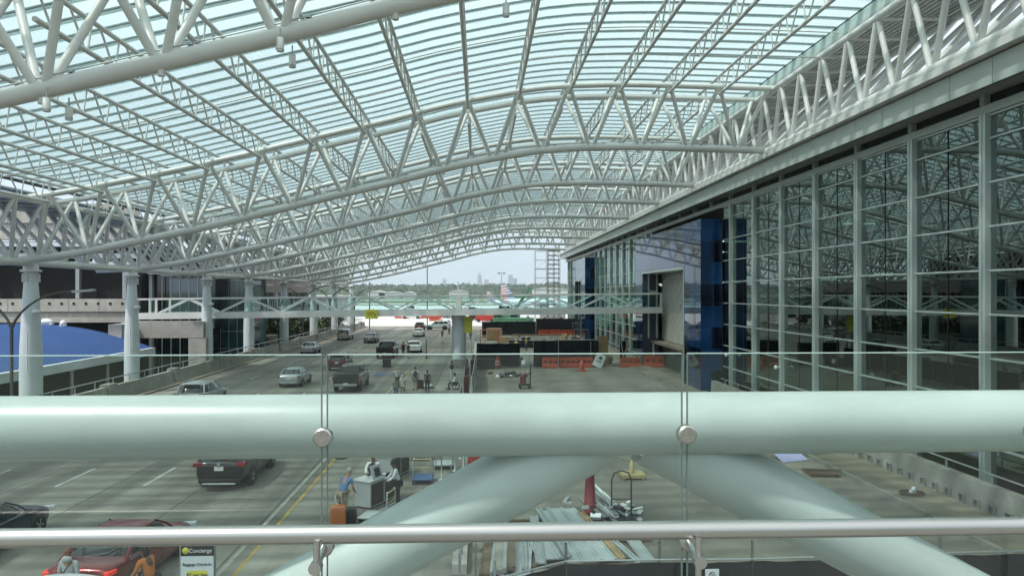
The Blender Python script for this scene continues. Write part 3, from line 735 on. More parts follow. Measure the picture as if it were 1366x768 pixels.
for i in range(-3, 5):
    x = j1+pw*i; bz_ = W(432.5,581,yg).z
    MB().lathe([(0,-.035),(.022,-.035),(.0262,-.031),(.0262,-.008),(0,-.008)], (x,yg,bz_), 32, 'Y', False).build('clamp_disc', discm, gr)
    b = MB().lathe([(0,-.035),(.022,-.035),(.026,-.031),(.026,-.008),(0,-.008)], (x+.004,yg,6.905), 32, 'Y')
    b.tube([(x+.004,yg-.03,6.905),(x+.004,1.955,6.893)], .011, 16).build('rail_bracket', chrome, gr)
    b = MB().tube([(x+.004,1.95,6.60),(x+.004,1.95,hz(x)-.01)], .0085, 12).tube([(x+.004,1.955,6.888),(x+.004,1.925,6.888)], .0165, 20)
    b.build('bracket_stem', chrome, gr)
tag(MB().box(-9,9,-2.5,1.95,5.6,5.92).build('footbridge_deck', conc), kind='structure')
# ---------------------------------------------------------------- vehicles
def paint(name, c, metal=.5, rough=.28):
    return mat('paint '+name, c, rough, metal=metal, var=.03, vscale=3, coat=.6, bump=0)
tailm = mat('red tail lamp', (.20,.008,.008), .2, var=.1, coat=.5)
taillit = mat('lit tail lamp', (1,.05,.03), .3, var=.1, emit=.15)
headm = mat('headlamp', (.6,.62,.62), .12, var=.1, coat=.6)
platem = mat('number plate', (.55,.55,.53), .5, var=.05)
KD = {
 'sedan': dict(st=[(-2.37,.46,.84,.66),(-2.3,.30,.98,.80),(-2.0,.23,1.02,.88),(-1.2,.2,1.0,.92),(0,.2,.97,.925),(1.0,.2,.95,.915),(1.7,.22,.86,.88),(2.2,.26,.72,.80),(2.37,.38,.60,.62)],
   gh=[(-1.80,1.10,.85,.90),(-1.35,.70,.76,1.20),(-1.02,.30,.64,1.38),(-.75,.05,.45,1.45)], wh=(-1.38,1.45,.33), tl=.86, L=2.37),
 'suv': dict(st=[(-2.45,.5,.98,.78),(-2.4,.34,1.12,.91),(-1.9,.26,1.16,.965),(0,.25,1.12,.975),(1.1,.25,1.09,.97),(1.9,.27,.99,.93),(2.3,.32,.84,.86),(2.46,.42,.66,.70)],
   gh=[(-2.33,1.25,.90,1.04),(-2.1,.85,.83,1.36),(-1.85,.42,.73,1.64),(-1.5,.1,.58,1.72)], wh=(-1.42,1.45,.38), tl=1.02, L=2.45),
 'minivan': dict(st=[(-2.5,.45,1.0,.80),(-2.45,.3,1.08,.92),(-1.9,.24,1.10,.975),(0,.22,1.08,.985),(1.3,.22,1.03,.97),(2.1,.25,.88,.90),(2.5,.35,.66,.70)],
   gh=[(-2.42,1.65,.92,1.0),(-2.3,1.2,.86,1.38),(-2.15,.7,.76,1.68),(-1.8,.3,.6,1.77)], wh=(-1.5,1.55,.35), tl=1.0, L=2.5),
 'pickup': dict(st=[(-2.92,.62,1.22,.92),(-2.88,.5,1.33,.99),(-2.0,.38,1.34,1.01),(0,.36,1.32,1.015),(1.2,.36,1.30,1.01),(2.1,.38,1.22,.99),(2.75,.42,1.1,.92),(2.92,.5,.9,.8)],
   gh=[(-1.0,1.25,.92,1.26),(-.92,.95,.86,1.56),(-.8,.62,.76,1.84),(-.5,.4,.6,1.93)], wh=(-1.85,1.9,.41), tl=1.1, L=2.92),
}
def ring(y0, y1, hw, z, n=32, p=5.):
    r = []; cy = (y0+y1)/2; hy = (y1-y0)/2
    for j in range(n):
        a = 2*math.pi*(j+.5)/n; c, s = math.cos(a), math.sin(a)
        r.append((hw*math.copysign(abs(c)**(2/p), c), cy+hy*math.copysign(abs(s)**(2/p), s), z))
    return r
def wheel(parent, x, y, r, sg, wd=.22, rimm=None):
    t = MB().lathe([(r*.62,-wd/2),(r*.93,-wd/2),(r,-wd*.35),(r,wd*.35),(r*.93,wd/2),(r*.62,wd/2)], (0,0,0), 24, 'X').build('wheel', rubber, parent, local=True)
    t.location = (x, y, r)
    m = MB(); m.lathe([(0,wd*.30*sg),(r*.2,wd*.34*sg),(r*.22,wd*.25*sg),(r*.60,wd*.3*sg),(r*.66,wd*.42*sg)], (0,0,0), 24, 'X')
    for k in range(5):
        a = k*2*math.pi/5
        m.bar((wd*.40*sg, r*.1*math.cos(a), r*.1*math.sin(a)), (wd*.42*sg, r*.62*math.cos(a), r*.62*math.sin(a)), .05, .03)
    m.build('rim', rimm or alu, t, local=True)
def car(kind, pm, loc, rz, label, cat='car', group=None, lit=False, sc=(1,1,1), rimm=None, extra=None, name=None):
    k = KD[kind]
    t = thing(name or ('pickup_truck' if kind == 'pickup' else 'parked_car'), label, cat, loc, rz, group); t.scale = sc
    rings = []
    for y, zb, zs, hw in k['st']:
        h = zs-zb; half = [(0,zb),(hw*.80,zb),(hw*.95,zb+h*.08),(hw*.985,zb+h*.28),(hw,zb+h*.52),(hw*.99,zb+h*.72),(hw*.965,zb+h*.88),(hw*.90,zs),(hw*.6,zs+.03),(0,zs+.045)]
        rings.append([(x,y,z) for x, z in half]+[(-x,y,z) for x, z in half[-2:0:-1]])
    b = MB().loft(rings, True)
    body = b.build('body', pm, t, local=True)
    md = body.modifiers.new('s', 'SUBSURF'); md.levels = 1; md.render_levels = 2
    g = k['gh']
    gl = MB().loft([ring(y0,y1,hw,z) for y0,y1,hw,z in g[:3]], True, False, False).build('windows', darkglass, t, local=True)
    rf = MB(); y0,y1,hw,z = g[2]; e = .012
    q0, q1, hw1, z1 = g[3]
    rf.loft([ring(y0-.05,y1+.06,hw+.022,z-.06),ring(y0-.02,y1+.02,hw+.012,z),ring((y0*2+q0)/3,(y1*2+q1)/3,(hw*2+hw1)/3,z+(z1-z)*.55),ring(q0,q1,hw1,z1),ring(q0*.5+.0,q1*.5-.3,hw1*.5,z1+.015)], True, False, True)
    roof = rf.build('roof', pm, t, local=True)
    # pillars
    def gp(i, fr, sd):
        y0,y1,hw,z = g[i]; return Vector((sd*hw*1.005, y0+(y1-y0)*fr, z))
    for sd in (-1,1):
        for fr, w_ in ((.04,.10),(.97,.06)): MB().tube([gp(0,fr,sd*.97),gp(1,fr,sd*.97),gp(2,fr,sd*.97)], w_/2, 6, False).build('pillar', pm, t, local=True)
        for fr in ((.30,.62) if kind != 'pickup' else (.5,)): MB().tube([gp(0,fr,sd*.995),gp(1,fr,sd*.995),gp(2,fr,sd*.995)], .028, 6, False).build('pillar', pm, t, local=True)
    tr = MB()
    for sd in (-1,1): tr.tube([(sd*(g[0][2]+.015), g[0][0]+.35, g[0][3]+.015),(sd*(g[0][2]+.012), g[0][1]-.15, g[0][3]+.0)], .012, 5)
    tr.build('window_trim', chrome, t, local=True)
    # wheels with dark arches
    wr, wf, r = k['wh']; hwm = k['st'][3][3]
    ar = MB()
    for y in (wr, wf):
        for sd in (-1,1):
            hwy = hwm*(.985 if y < 0 else .965)
            ar.lathe([(0,sd*(hwy-.20)),(r*1.14,sd*(hwy-.20)),(r*1.14,sd*(hwy+.004)),(0,sd*(hwy+.004))], (0,y,r*1.02), 24, 'X')
            wheel(t, sd*(hwy-.085), y, r, sd, rimm=rimm)
    ar.build('wheel_arches', black, t, local=True)
    ys = k['st'][1][0]; hwr = k['st'][1][3]; tz = k['tl']; L = k['L']
    for sd in (-1,1):
        m = MB()
        if kind in ('suv','minivan'): m.obox((sd*(hwr-.10), -L+.06, tz), .34, .16, .15, sd*R(-14)).obox((sd*(hwr-.02), -L+.16, tz+.02), .10, .30, .13, sd*R(-6))
        elif kind == 'pickup': m.obox((sd*(hwr-.06), -L+.05, tz), .12, .12, .34, 0)
        else: m.obox((sd*(hwr-.11), -L+.12, tz), .26, .16, .12, sd*R(-18)).obox((sd*(hwr+.0), -L+.22, tz+.01), .08, .2, .10, sd*R(-8))
        tl = m.build('taillight', taillit if lit else tailm, t, local=True); bevel(tl, .02)
        m = MB().obox((sd*(k['st'][-2][3]-.10), L-.14, k['st'][-2][2]-.06), .38, .22, .12, sd*R(16)); bevel(m.build('headlight', headm, t, local=True), .02)
        m = MB().obox((sd*(g[0][2]+.17), g[0][1]-.38, g[0][3]+.10), .20, .11, .14).obox((sd*(g[0][2]+.06), g[0][1]-.36, g[0][3]+.05), .1, .05, .04)
        bevel(m.build('mirror', pm, t, local=True), .02)
    MB().obox((0,-L-.005 if kind == 'sedan' else -L-.015,tz-.14 if kind != 'pickup' else .66), .34,.03,.16).build('number_plate', platem, t, local=True)
    b = MB().obox((0,-L+.03,.40 if kind != 'pickup' else .58), hwr*1.72,.10,.16 if kind != 'pickup' else .2); bevel(b.build('rear_bumper', black if kind == 'suv' else (chrome if kind == 'pickup' else pm), t, local=True), .03)
    if kind == 'suv':
        bevel(MB().obox((0,-L-.005,.30), 1.25,.08,.06).build('bumper_trim', alu, t, local=True), .02)
        MB().obox((0,-L-.0,tz+.075), .95,.03,.022).build('tailgate_trim', chrome, t, local=True)
        for sd in (-1,1): MB().tube([(sd*.66,-1.6,1.72),(sd*.68,-1.5,1.76),(sd*.68,.1,1.74),(sd*.66,.2,1.68)], .018, 6).build('roof_rail', black if pm.name.endswith('black') else alu, t, local=True)
        MB().obox((0,-2.0,1.70), 1.15,.32,.035, 0, R(6)).build('spoiler', pm, t, local=True)
    if kind == 'pickup':
        MB().obox((0,-1.95,1.375), 1.78,1.75,.02).build('bed_cover', black, t, local=True)
        b = MB(); b.obox((-.94,-1.95,1.385), .09,1.85,.06).obox((.94,-1.95,1.385), .09,1.85,.06).obox((0,-2.86,1.375), 1.9,.07,.07); b.build('bed_rail', pm, t, local=True)
        MB().obox((0,-2.915,1.02), 1.5,.03,.5).build('tailgate', pm, t, local=True)
    else:
        pass
    # door seams and handles
    sm = MB()
    for sd in (-1,1):
        for y in ((-.95,.05,1.05) if kind != 'pickup' else (-.9,.2,1.15)):
            sm.obox((sd*(hwm*.995+.0),y,.66 if kind != 'pickup' else .85), .012,.012,.56)
        for y in (-.72,.28): sm.obox((sd*(hwm+.008),y,.84 if kind == 'sedan' else (.98 if kind != 'pickup' else 1.14)), .03,.17,.03)
    sm.build('door_seams', black, t, local=True)
    return t
P_black = paint('black', (.012,.012,.013), .2); P_red = paint('dark red', (.16,.012,.016), .4); P_navy = paint('navy', (.008,.014,.035), .3)
P_silver = paint('silver', (.40,.42,.42), .6); P_white = paint('white', (.70,.71,.70), 0.); P_grey = paint('grey', (.16,.17,.18), .5)
P_green = paint('dark pickup', (.018,.024,.024), .3); P_gold = paint('champagne', (.36,.35,.32), .55)
def at(px, py, c=0.): p = G(px, py); return (p.x+c, p.y, .016)
VEH = 'vehicles on the terminal road'
def rear(kind, pm, px, py, label, rz=0., **k):
    p = G(px, py); L = KD[kind]['L']*(k.get('sc') or (1,1,1))[1]
    return car(kind, pm, (p.x-math.sin(rz)*L, p.y+math.cos(rz)*L, .016), rz, label, **k)
sv = rear('suv', P_black, 292, 656, 'black SUV with red tail lamps and chrome strip, just below the thick tube', sc=(1.0,1.02,1.0), cat='suv')
bd = MB().obox((-.0,-2.475,1.07), .14,.02,.05); bd.lathe([(.045,-.012),(.06,-.012),(.06,.012),(.045,.012)], (0,-2.48,.99), 16, 'Y'); bd.build('badge', chrome, sv, local=True)
car('sedan', P_navy, (-14.65, 22.25, .016), R(-1), 'navy blue sedan cut off by the left edge of the picture', sc=(1,1.02,1), cat='car')
car('sedan', P_red, (-9.5, 20.4, .016), R(-3), 'dark red sedan with its tail lamp lit, at the kerb by the concierge sign', lit=True, cat='car')
p = W(246,513,50); car('suv', P_silver, (-18.6, 50.6, .016), 0, 'silver SUV of which only roof and rear window show over the thick tube', cat='suv')
rear('sedan', P_silver, 384.5, 517.5, 'silver sedan seen from behind, alone in the middle lane behind the glass rail', cat='car')
rear('pickup', P_green, 461, 524, 'black pickup truck with a silver tailgate bar, just above the thick tube', cat='pickup truck')
car_ = rear('suv', paint('maroon', (.10,.012,.014), .3), 449, 495, 'small maroon SUV in the lane behind the near black pickup', sc=(.93,.93,.93), cat='suv')
rear('sedan', P_silver, 409, 473, 'pale silver compact car close to the left parapet', sc=(.98,.95,1.0), cat='car')
rear('minivan', P_gold, 457, 454, 'champagne minivan driving away along the left parapet', cat='minivan')
rear('sedan', P_grey, 492.5, 458, 'dark grey sedan in the lane right of the champagne minivan', sc=(1,1,1.03), cat='car')
rear('pickup', P_black, 513, 479, 'far black pickup truck with its bed toward the camera, two people at its side', cat='pickup truck')
rear('sedan', P_white, 553, 471, 'white car right beside the far black pickup truck', rz=R(6), cat='car')
rear('sedan', paint('cream', (.62,.60,.56), 0.), 557.5, 449.5, 'cream white sedan driving away beyond the far pickup, near the yellow line', cat='car')
rear('suv', P_red, 559, 441, 'dark red SUV right ahead of the cream white sedan', sc=(.95,.95,.95), cat='suv')
q = G(584,439.5); car('suv', P_white, (q.x, q.y, .016), R(88), 'white SUV standing crosswise at the far end of the road', sc=(1.05,1.08,1.06), cat='suv')
q = G(549,425); car('pickup', P_white, (q.x, q.y, .016), R(90), 'white pickup truck crossing the sunlit apron beyond the road', cat='pickup truck')
q = G(593,430); car('minivan', P_white, (q.x+1, q.y, .016), R(35), 'white van on the sunlit apron left of the round bridge pier', sc=(1.05,1.1,1.1), cat='van')
q = G(611,437); car('suv', paint('blue grey', (.25,.30,.34), .4), (q.x, q.y+6, .016), R(10), 'blue grey car half hidden by the round bridge pier', cat='suv')
# tall white van whose roof peeks in at the bottom left
t = thing('shuttle_van', 'white curved van roof just showing at the bottom left corner', 'van', (-7.55,11.9,0), R(-1))
rg_ = []
for y, hw, zt_ in ((-2.7,.85,2.35),(-2.6,.98,2.42),(1.5,.98,2.46),(2.05,.96,2.40),(2.25,.90,2.2),(2.6,.90,1.5),(3.1,.85,1.2),(3.2,.7,.9)):
    half = [(0,.4),(hw*.9,.4),(hw,.6),(hw*1.02,1.2),(hw*.97,min(1.9,zt_-.3)),(hw*.86,zt_-.08),(hw*.6,zt_+.05),(0,zt_+.11)]
    rg_.append([(x,y,z) for x, z in half]+[(-x,y,z) for x, z in half[-2:0:-1]])
b = MB().loft(rg_, True).build('body', paint('van white', (.74,.76,.76), 0.), t, local=True); md = b.modifiers.new('s','SUBSURF'); md.levels = 1; md.render_levels = 2
for y in (-1.7,1.9):
    for sd in (-1,1): wheel(t, sd*.92, y, .36, sd)
b = MB(); b.obox((0,-2.74,1.75), 1.4,.03,.6).obox((-.99,.9,1.65), .03,1.0,.55).obox((.99,.9,1.65), .03,1.0,.55); b.build('windows', darkglass, t, local=True)
for sd in (-1,1): MB().obox((sd*.82,-2.73,1.1), .14,.05,.4).build('taillight', tailm, t, local=True)
# ---------------------------------------------------------------- people
def skin_obj(name, pts, edges, roots, m, parent, sub=1):
    me = bpy.data.meshes.new(name); me.from_pydata([p[0] for p in pts], edges, []); me.materials.append(m)
    o = bpy.data.objects.new(name, me); COL.objects.link(o); o.parent = parent
    md = o.modifiers.new('skin', 'SKIN'); md.use_smooth_shade = True; md.branch_smoothing = .4
    if not me.skin_vertices: 
        bm = bmesh.new(); bm.from_mesh(me); bm.verts.layers.skin.verify(); bm.to_mesh(me); bm.free()
    sv_ = me.skin_vertices[0].data
    for i, (c, r) in enumerate(pts):
        sv_[i].radius = r if isinstance(r, tuple) else (r, r); sv_[i].use_root = i in roots
    s = o.modifiers.new('s', 'SUBSURF'); s.levels = sub; s.render_levels = sub
    return o
def cloth(name, col): return mat('cloth '+name, col, .9, var=.12, vscale=5, bump=.2, bscale=12)
def person(loc, rz, label, top, legs, hair, skin=skin1, pose='stand', h=1.75, hands=None, longhair=False, sleeves='short', shorts=False, group=None, lean=0., extra=None, name='person'):
    t = thing(name, label, 'person', loc, rz, group); s = h/1.75; t.scale = (s,s,s)
    J = {'pel':(0,0,.96),'spi':(0,.0,1.14),'che':(0,.0,1.33),'nec':(0,.0,1.50),'chi':(0,.025,1.56),'hea':(0,.02,1.65),'top':(0,.01,1.715)}
    for sd, n in ((-1,'l'),(1,'r')):
        J['sh'+n] = (sd*.185,0,1.415); J['el'+n] = (sd*.235,-.02,1.15); J['wr'+n] = (sd*.235,.07,.92); J['ha'+n] = (sd*.23,.09,.84)
        J['hi'+n] = (sd*.095,0,.92); J['kn'+n] = (sd*.105,.03,.50); J['an'+n] = (sd*.11,-.01,.10); J['to'+n] = (sd*.12,.15,.035)
    def rotx(keys, piv, a):
        py_, pz = piv
        for k in keys:
            x, y, z = J[k]; dy, dz = y-py_, z-pz
            J[k] = (x, py_+dy*math.cos(a)+dz*math.sin(a), pz-dy*math.sin(a)+dz*math.cos(a))
    up = ['spi','che','nec','chi','hea','top','shl','shr','ell','elr','wrl','wrr','hal','har']
    if pose == 'walk':
        J['knl'] = (-.1,.20,.52); J['anl'] = (-.1,.30,.12); J['tol'] = (-.1,.45,.06); J['knr'] = (.1,-.08,.50); J['anr'] = (.1,-.33,.16); J['tor'] = (.1,-.22,.04)
        J['wrl'] = (-.24,-.14,.95); J['hal'] = (-.24,-.16,.87); J['wrr'] = (.24,.22,.98); J['har'] = (.24,.27,.91)
    if pose == 'sit':
        d = -.46
        for k in list(J): x,y,z = J[k]; J[k] = (x,y,z+d)
        for sd, n in ((-1,'l'),(1,'r')):
            J['kn'+n] = (sd*.12,.46,.52); J['an'+n] = (sd*.12,.50,.12); J['to'+n] = (sd*.13,.66,.06)
            J['el'+n] = (sd*.24,.06,.72); J['wr'+n] = (sd*.16,.28,.70); J['ha'+n] = (sd*.13,.36,.70)
    if pose in ('reach','lean'):
        for sd, n in ((-1,'l'),(1,'r')):
            J['el'+n] = (sd*.23,.17,1.20); J['wr'+n] = (sd*.15,.40,1.12); J['ha'+n] = (sd*.13,.49,1.12)
    if pose == 'crossed':
        for sd, n in ((-1,'l'),(1,'r')):
            J['el'+n] = (sd*.25,.04,1.15); J['wr'+n] = (sd*.02,.2,1.18); J['ha'+n] = (sd*-.07,.19,1.2)
    if pose == 'armout':
        J['ell'] = (-.42,.05,1.26); J['wrl'] = (-.60,.12,1.12); J['hal'] = (-.68,.14,1.09)
        J['elr'] = (.42,.05,1.26); J['wrr'] = (.56,.14,1.10); J['har'] = (.62,.18,1.06)
    if lean: rotx(up, (0,.96), lean)
    V = []; E = []; idx = {}
    def add(k, r, par=None):
        idx[k] = len(V); V.append((J[k], r))
        if par: E.append((idx[par], idx[k]))
    add('pel',(.155,.115)); add('spi',(.135,.10),'pel'); add('che',(.165,.11),'spi'); add('nec',.056,'che'); add('chi',.066,'nec'); add('hea',(.078,.096),'chi'); add('top',(.055,.07),'hea')
    for n in 'lr':
        add('sh'+n,.062,'che'); add('el'+n,.044,'sh'+n); add('wr'+n,.029,'el'+n); add('ha'+n,(.040,.018),'wr'+n)
        add('hi'+n,.095,'pel'); add('kn'+n,.060,'hi'+n); add('an'+n,.041,'kn'+n); add('to'+n,.038,'an'+n)
    roots = {0}
    for sd, n in ((-1,'l'),(1,'r')):                       # five separate fingers rooted in the palm
        w_ = Vector(J['wr'+n]); hd = Vector(J['ha'+n]); d = (hd-w_).normalized(); sx = Vector((1,0,0)) if abs(d.x) < .8 else Vector((0,1,0))
        cu = Vector((0,-.3,-1)) if abs(d.z) < .7 else Vector((0,1,0))
        for fi, (o, ln) in enumerate(((-.030,.062),(-.010,.078),(.011,.072),(.031,.055))):
            a = hd+sx*o*.9-d*.01; i0 = len(V)
            for q, u in enumerate((0,.5,1.)): V.append((tuple(a+d*(ln*u)+cu*(.018*u*u)), .0095-.001*q))
            E += [(i0,i0+1),(i0+1,i0+2)]; roots.add(i0)
        a = w_+d*.03; i0 = len(V); th_ = (sx*(-sd)*.7+d).normalized()
        for q, u in enumerate((0,.5,1.)): V.append((tuple(a+th_*(.075*u)), .011-.001*q))
        E += [(i0,i0+1),(i0+1,i0+2)]; roots.add(i0)
    skin_obj('body', V, E, roots, skin, t)
    # face
    H = Vector(J['hea']); fwd = (Matrix.Rotation(-lean, 3, 'X') @ Vector((0,1,0)))
    upv = (Matrix.Rotation(-lean, 3, 'X') @ Vector((0,0,1)))
    b = MB(); b.ell(H+fwd*.098-upv*.02,.013,.018,.022); b.ell(H+Vector((.086,0,-.01)),.012,.02,.03).ell(H+Vector((-.086,0,-.01)),.012,.02,.03); b.build('nose_and_ears', skin, t, local=True)
    b = MB(); b.ell(H+fwd*.090+Vector((.030,0,0))+upv*.008,.012,.006,.007).ell(H+fwd*.090+Vector((-.030,0,0))+upv*.008,.012,.006,.007).ell(H+fwd*.086-upv*.062,.022,.006,.005); b.build('eyes_and_mouth', black, t, local=True)
    hm = mat('hair '+hair, {'grey':(.42,.40,.37),'black':(.012,.010,.009),'brown':(.09,.045,.025),'blond':(.4,.27,.12),'auburn':(.14,.04,.02)}[hair], .7, var=.3, vscale=30)
    b = MB(); b.ell(H-fwd*.018+upv*.032,.092,.105,.088,14,10)
    if longhair: b.ell(H-fwd*.075-upv*.09,.085,.05,.15,12,8)
    b.build('hair', hm, t, local=True)
    # clothes
    def sub(keys, par, rad, nm, m):
        VV = []; EE = []; ix = {}
        for k, p_, r in zip(keys, par, rad):
            ix[k] = len(VV); VV.append((J[k] if isinstance(k, str) and k in J else k, r))
            if p_ is not None: EE.append((ix[p_], ix[k]))
        return skin_obj(nm, VV, EE, {0}, m, t)
    def mid(a, b_, f): return tuple(J[a][i]+(J[b_][i]-J[a][i])*f for i in range(3))
    J['pel2'] = mid('spi','pel',1.25); J['nk2'] = mid('che','nec',.72)
    keys = ['che','spi','pel2','nk2']; par = [None,'che','spi','che']; rad = [(.180,.128),(.158,.122),(.172,.135),(.075,.07)]
    for n in 'lr':
        keys += ['sh'+n]; par += ['che']; rad += [.078]
        if sleeves != 'none':
            J['sl'+n] = mid('sh'+n,'el'+n,.6 if sleeves == 'short' else 1.); keys += ['sl'+n]; par += ['sh'+n]; rad += [.064 if sleeves == 'short' else .056]
            if sleeves == 'long': J['sm'+n] = mid('el'+n,'wr'+n,.95); keys += ['sm'+n]; par += ['sl'+n]; rad += [.042]
    sub(keys, par, rad, 'shirt', top)
    keys = ['pel']; par = [None]; rad = [(.165,.125)]
    for n in 'lr':
        keys += ['hi'+n]; par += ['pel']; rad += [.108]
        if shorts: J['sk'+n] = mid('hi'+n,'kn'+n,.9); keys += ['sk'+n]; par += ['hi'+n]; rad += [.088]
        else: J['ak'+n] = mid('kn'+n,'an'+n,.92); keys += ['kn'+n,'ak'+n]; par += ['hi'+n,'kn'+n]; rad += [.076,.062]
    sub(keys, par, rad, 'trousers', legs)
    b = MB()
    for n in 'lr':
        a, c = Vector(J['an'+n]), Vector(J['to'+n]); b.ell((a+c)/2-Vector((0,.01,.02)),.052,.135,.055,12,8)
    b.build('shoes', black if hair != 'grey' else whitep, t, local=True)
    if extra: extra(t, J)
    return t
def vest(t, J):
    b = MB(); C = Vector(J['che']); S = Vector(J['spi'])
    b.ell((C+S)/2,.205,.15,.24,14,10); b.build('vest', cloth('black', (.012,.012,.014)), t, local=True)
def backpack(t, J):
    C = Vector(J['che']); b = MB().ell(C+Vector((0,-.20,-.08)),.15,.11,.24,14,10).ell(C+Vector((0,-.28,-.15)),.11,.06,.13,12,8); b.build('backpack', cloth('navy pack', (.03,.05,.09)), t, local=True)
    b = MB()
    for sd in (-1,1): b.tube([C+Vector((sd*.10,-.13,.05)),C+Vector((sd*.12,-.02,.14)),C+Vector((sd*.12,.12,.05)),C+Vector((sd*.12,.10,-.15))], .02, 6)
    b.build('backpack_straps', black, t, local=True)
def hood(t, J):
    b = MB().ell(Vector(J['nec'])+Vector((0,-.08,.0)),.13,.09,.09,12,8); b.build('hood', cloth('grey hoodie', (.36,.38,.37)), t, local=True)
def bagstrap(t, J):
    C = Vector(J['che']); b = MB().tube([C+Vector((.14,.05,.12)),C+Vector((.10,-.13,.08)),C+Vector((-.15,-.15,-.3))], .014, 6).ell(C+Vector((-.26,-.1,-.38)),.07,.14,.18); b.build('shoulder_bag', black, t, local=True)
blue = cloth('light blue', (.13,.22,.40)); khaki = cloth('khaki', (.28,.25,.17)); wht = cloth('white', (.58,.60,.60)); blk = cloth('black', (.012,.012,.014)); gry = cloth('grey hoodie', (.36,.38,.37))
denim = cloth('denim', (.05,.08,.14)); orn = cloth('orange', (.50,.17,.04)); grn = cloth('green', (.05,.20,.10)); lil = cloth('lilac', (.5,.48,.58)); lgr = cloth('light grey', (.40,.43,.43))
def ph(px, py, hh):  # feet position for a head top seen at px,py
    q = G(px, py, hh); return (q.x, q.y, .016)
DZ = .016
person((-4.55,24.7,DZ), R(-32), 'grey haired man in blue shirt and khaki shorts leaning on the counter', blue, khaki, 'grey', pose='lean', lean=R(28), shorts=True, h=1.80)
person(ph(498,606,1.74), R(175), 'attendant in a black vest over a white shirt, behind the left counter', wht, blk, 'black', skin=skin2, pose='reach', sleeves='long', extra=vest)
person(ph(531,613,1.70), R(105), 'attendant in a white shirt and black trousers, right of the counter', wht, blk, 'black', skin=skin2, pose='lean', sleeves='long', h=1.70, lean=R(14))
person(ph(92,731,1.66), R(-8), 'person in a grey hooded top with shoulder strap, behind the red sedan', gry, denim, 'auburn', longhair=True, sleeves='long', h=1.66, extra=lambda t, J: (hood(t, J), bagstrap(t, J)))
person(ph(201,730,1.64), R(70), 'person with black hair in an orange top bending beside the red sedan', orn, blk, 'black', skin=skin2, longhair=True, sleeves='long', h=1.7, pose='reach', lean=R(18))
person(ph(187,742,1.30), R(-70), 'small person in a pale lilac top facing the person in orange', lil, denim, 'black', skin=skin2, h=1.35, pose='stand')
person(ph(530,490,1.75), R(8), 'person in a white shirt with arms spread, on the road by the blue mark', lgr, blk, 'grey', pose='armout', h=1.75)
person(ph(537,500,1.68), R(0), 'person in a pale grey shirt, in front of the one with spread arms', lgr, khaki, 'grey', h=1.68, pose='stand')
person(ph(528,505,1.42), R(5), 'short person in a green top beside the one in pale grey', grn, denim, 'brown', skin=skin2, h=1.42)
person(ph(554,490,1.78), R(0), 'man in grey shorts carrying a navy backpack', wht, cloth('grey shorts', (.16,.17,.16)), 'black', extra=backpack, shorts=True, h=1.80)
person(ph(570,494,1.68), R(-10), 'person in black behind the luggage cart, right of the backpacker', blk, blk, 'black', h=1.68, pose='stand', skin=skin2)
person(ph(603,482,1.7), R(60), 'person in black standing at the foot of the round pier', blk, wht, 'black', pose='crossed', skin=skin2)
q = G(607,519.5); 
SEATP = (q.x, q.y, DZ)
person(SEATP, R(95), 'seated attendant in a white shirt with a wheelchair, below the round pier', wht, blk, 'black', skin=skin2, pose='sit', sleeves='long')
person(ph(538,456,1.74), R(30), 'person in black shirt at the rear corner of the far black pickup', blk, denim, 'black', pose='stand')
person(ph(544.5,457,1.80), R(-40), 'tall person in black with grey shorts, hand up, beside the far black pickup', blk, cloth('grey shorts', (.16,.17,.16)), 'brown', shorts=True, pose='reach', h=1.8)
person(ph(590,437,1.72), R(0), 'person in grey pushing a pale suitcase along the yellow line, far down the road', cloth('mid grey', (.18,.19,.18)), blk, 'brown', h=1.72, pose='walk')
person(ph(604.5,430,1.7), R(90), 'dark clothed person close to the left side of the pier, far away', blk, denim, 'black', h=1.75)
person(ph(599,433,1.7), R(-60), 'person in a light shirt next to the crosswise white SUV', lgr, blk, 'brown', h=1.7)
person(ph(614.5+1,455,1.7), R(-60), 'person in a dark top under the yellow banner', blk, khaki, 'black', h=1.7) if 0 else None
person(ph(628,440,1.72), R(20), 'person in a navy top right of the pier under the yellow banner', cloth('navy', (.03,.05,.10)), denim, 'black', h=1.72)
hv = cloth('hi vis yellow', (.50,.60,.06))
def helmet(t, J): MB().ell(Vector(J['hea'])+Vector((0,0,.05)),.12,.14,.09,12,8).build('hard_hat', whitep, t, local=True)
person(ph(688.5,452,1.78), R(150), 'construction worker in a yellow vest, left one of the pair behind the black fence', hv, denim, 'brown', h=1.76, extra=helmet)
person(ph(702,449.5,1.78), R(-120), 'construction worker in a yellow vest, right one of the pair behind the black fence', hv, denim, 'brown', h=1.76, extra=helmet)
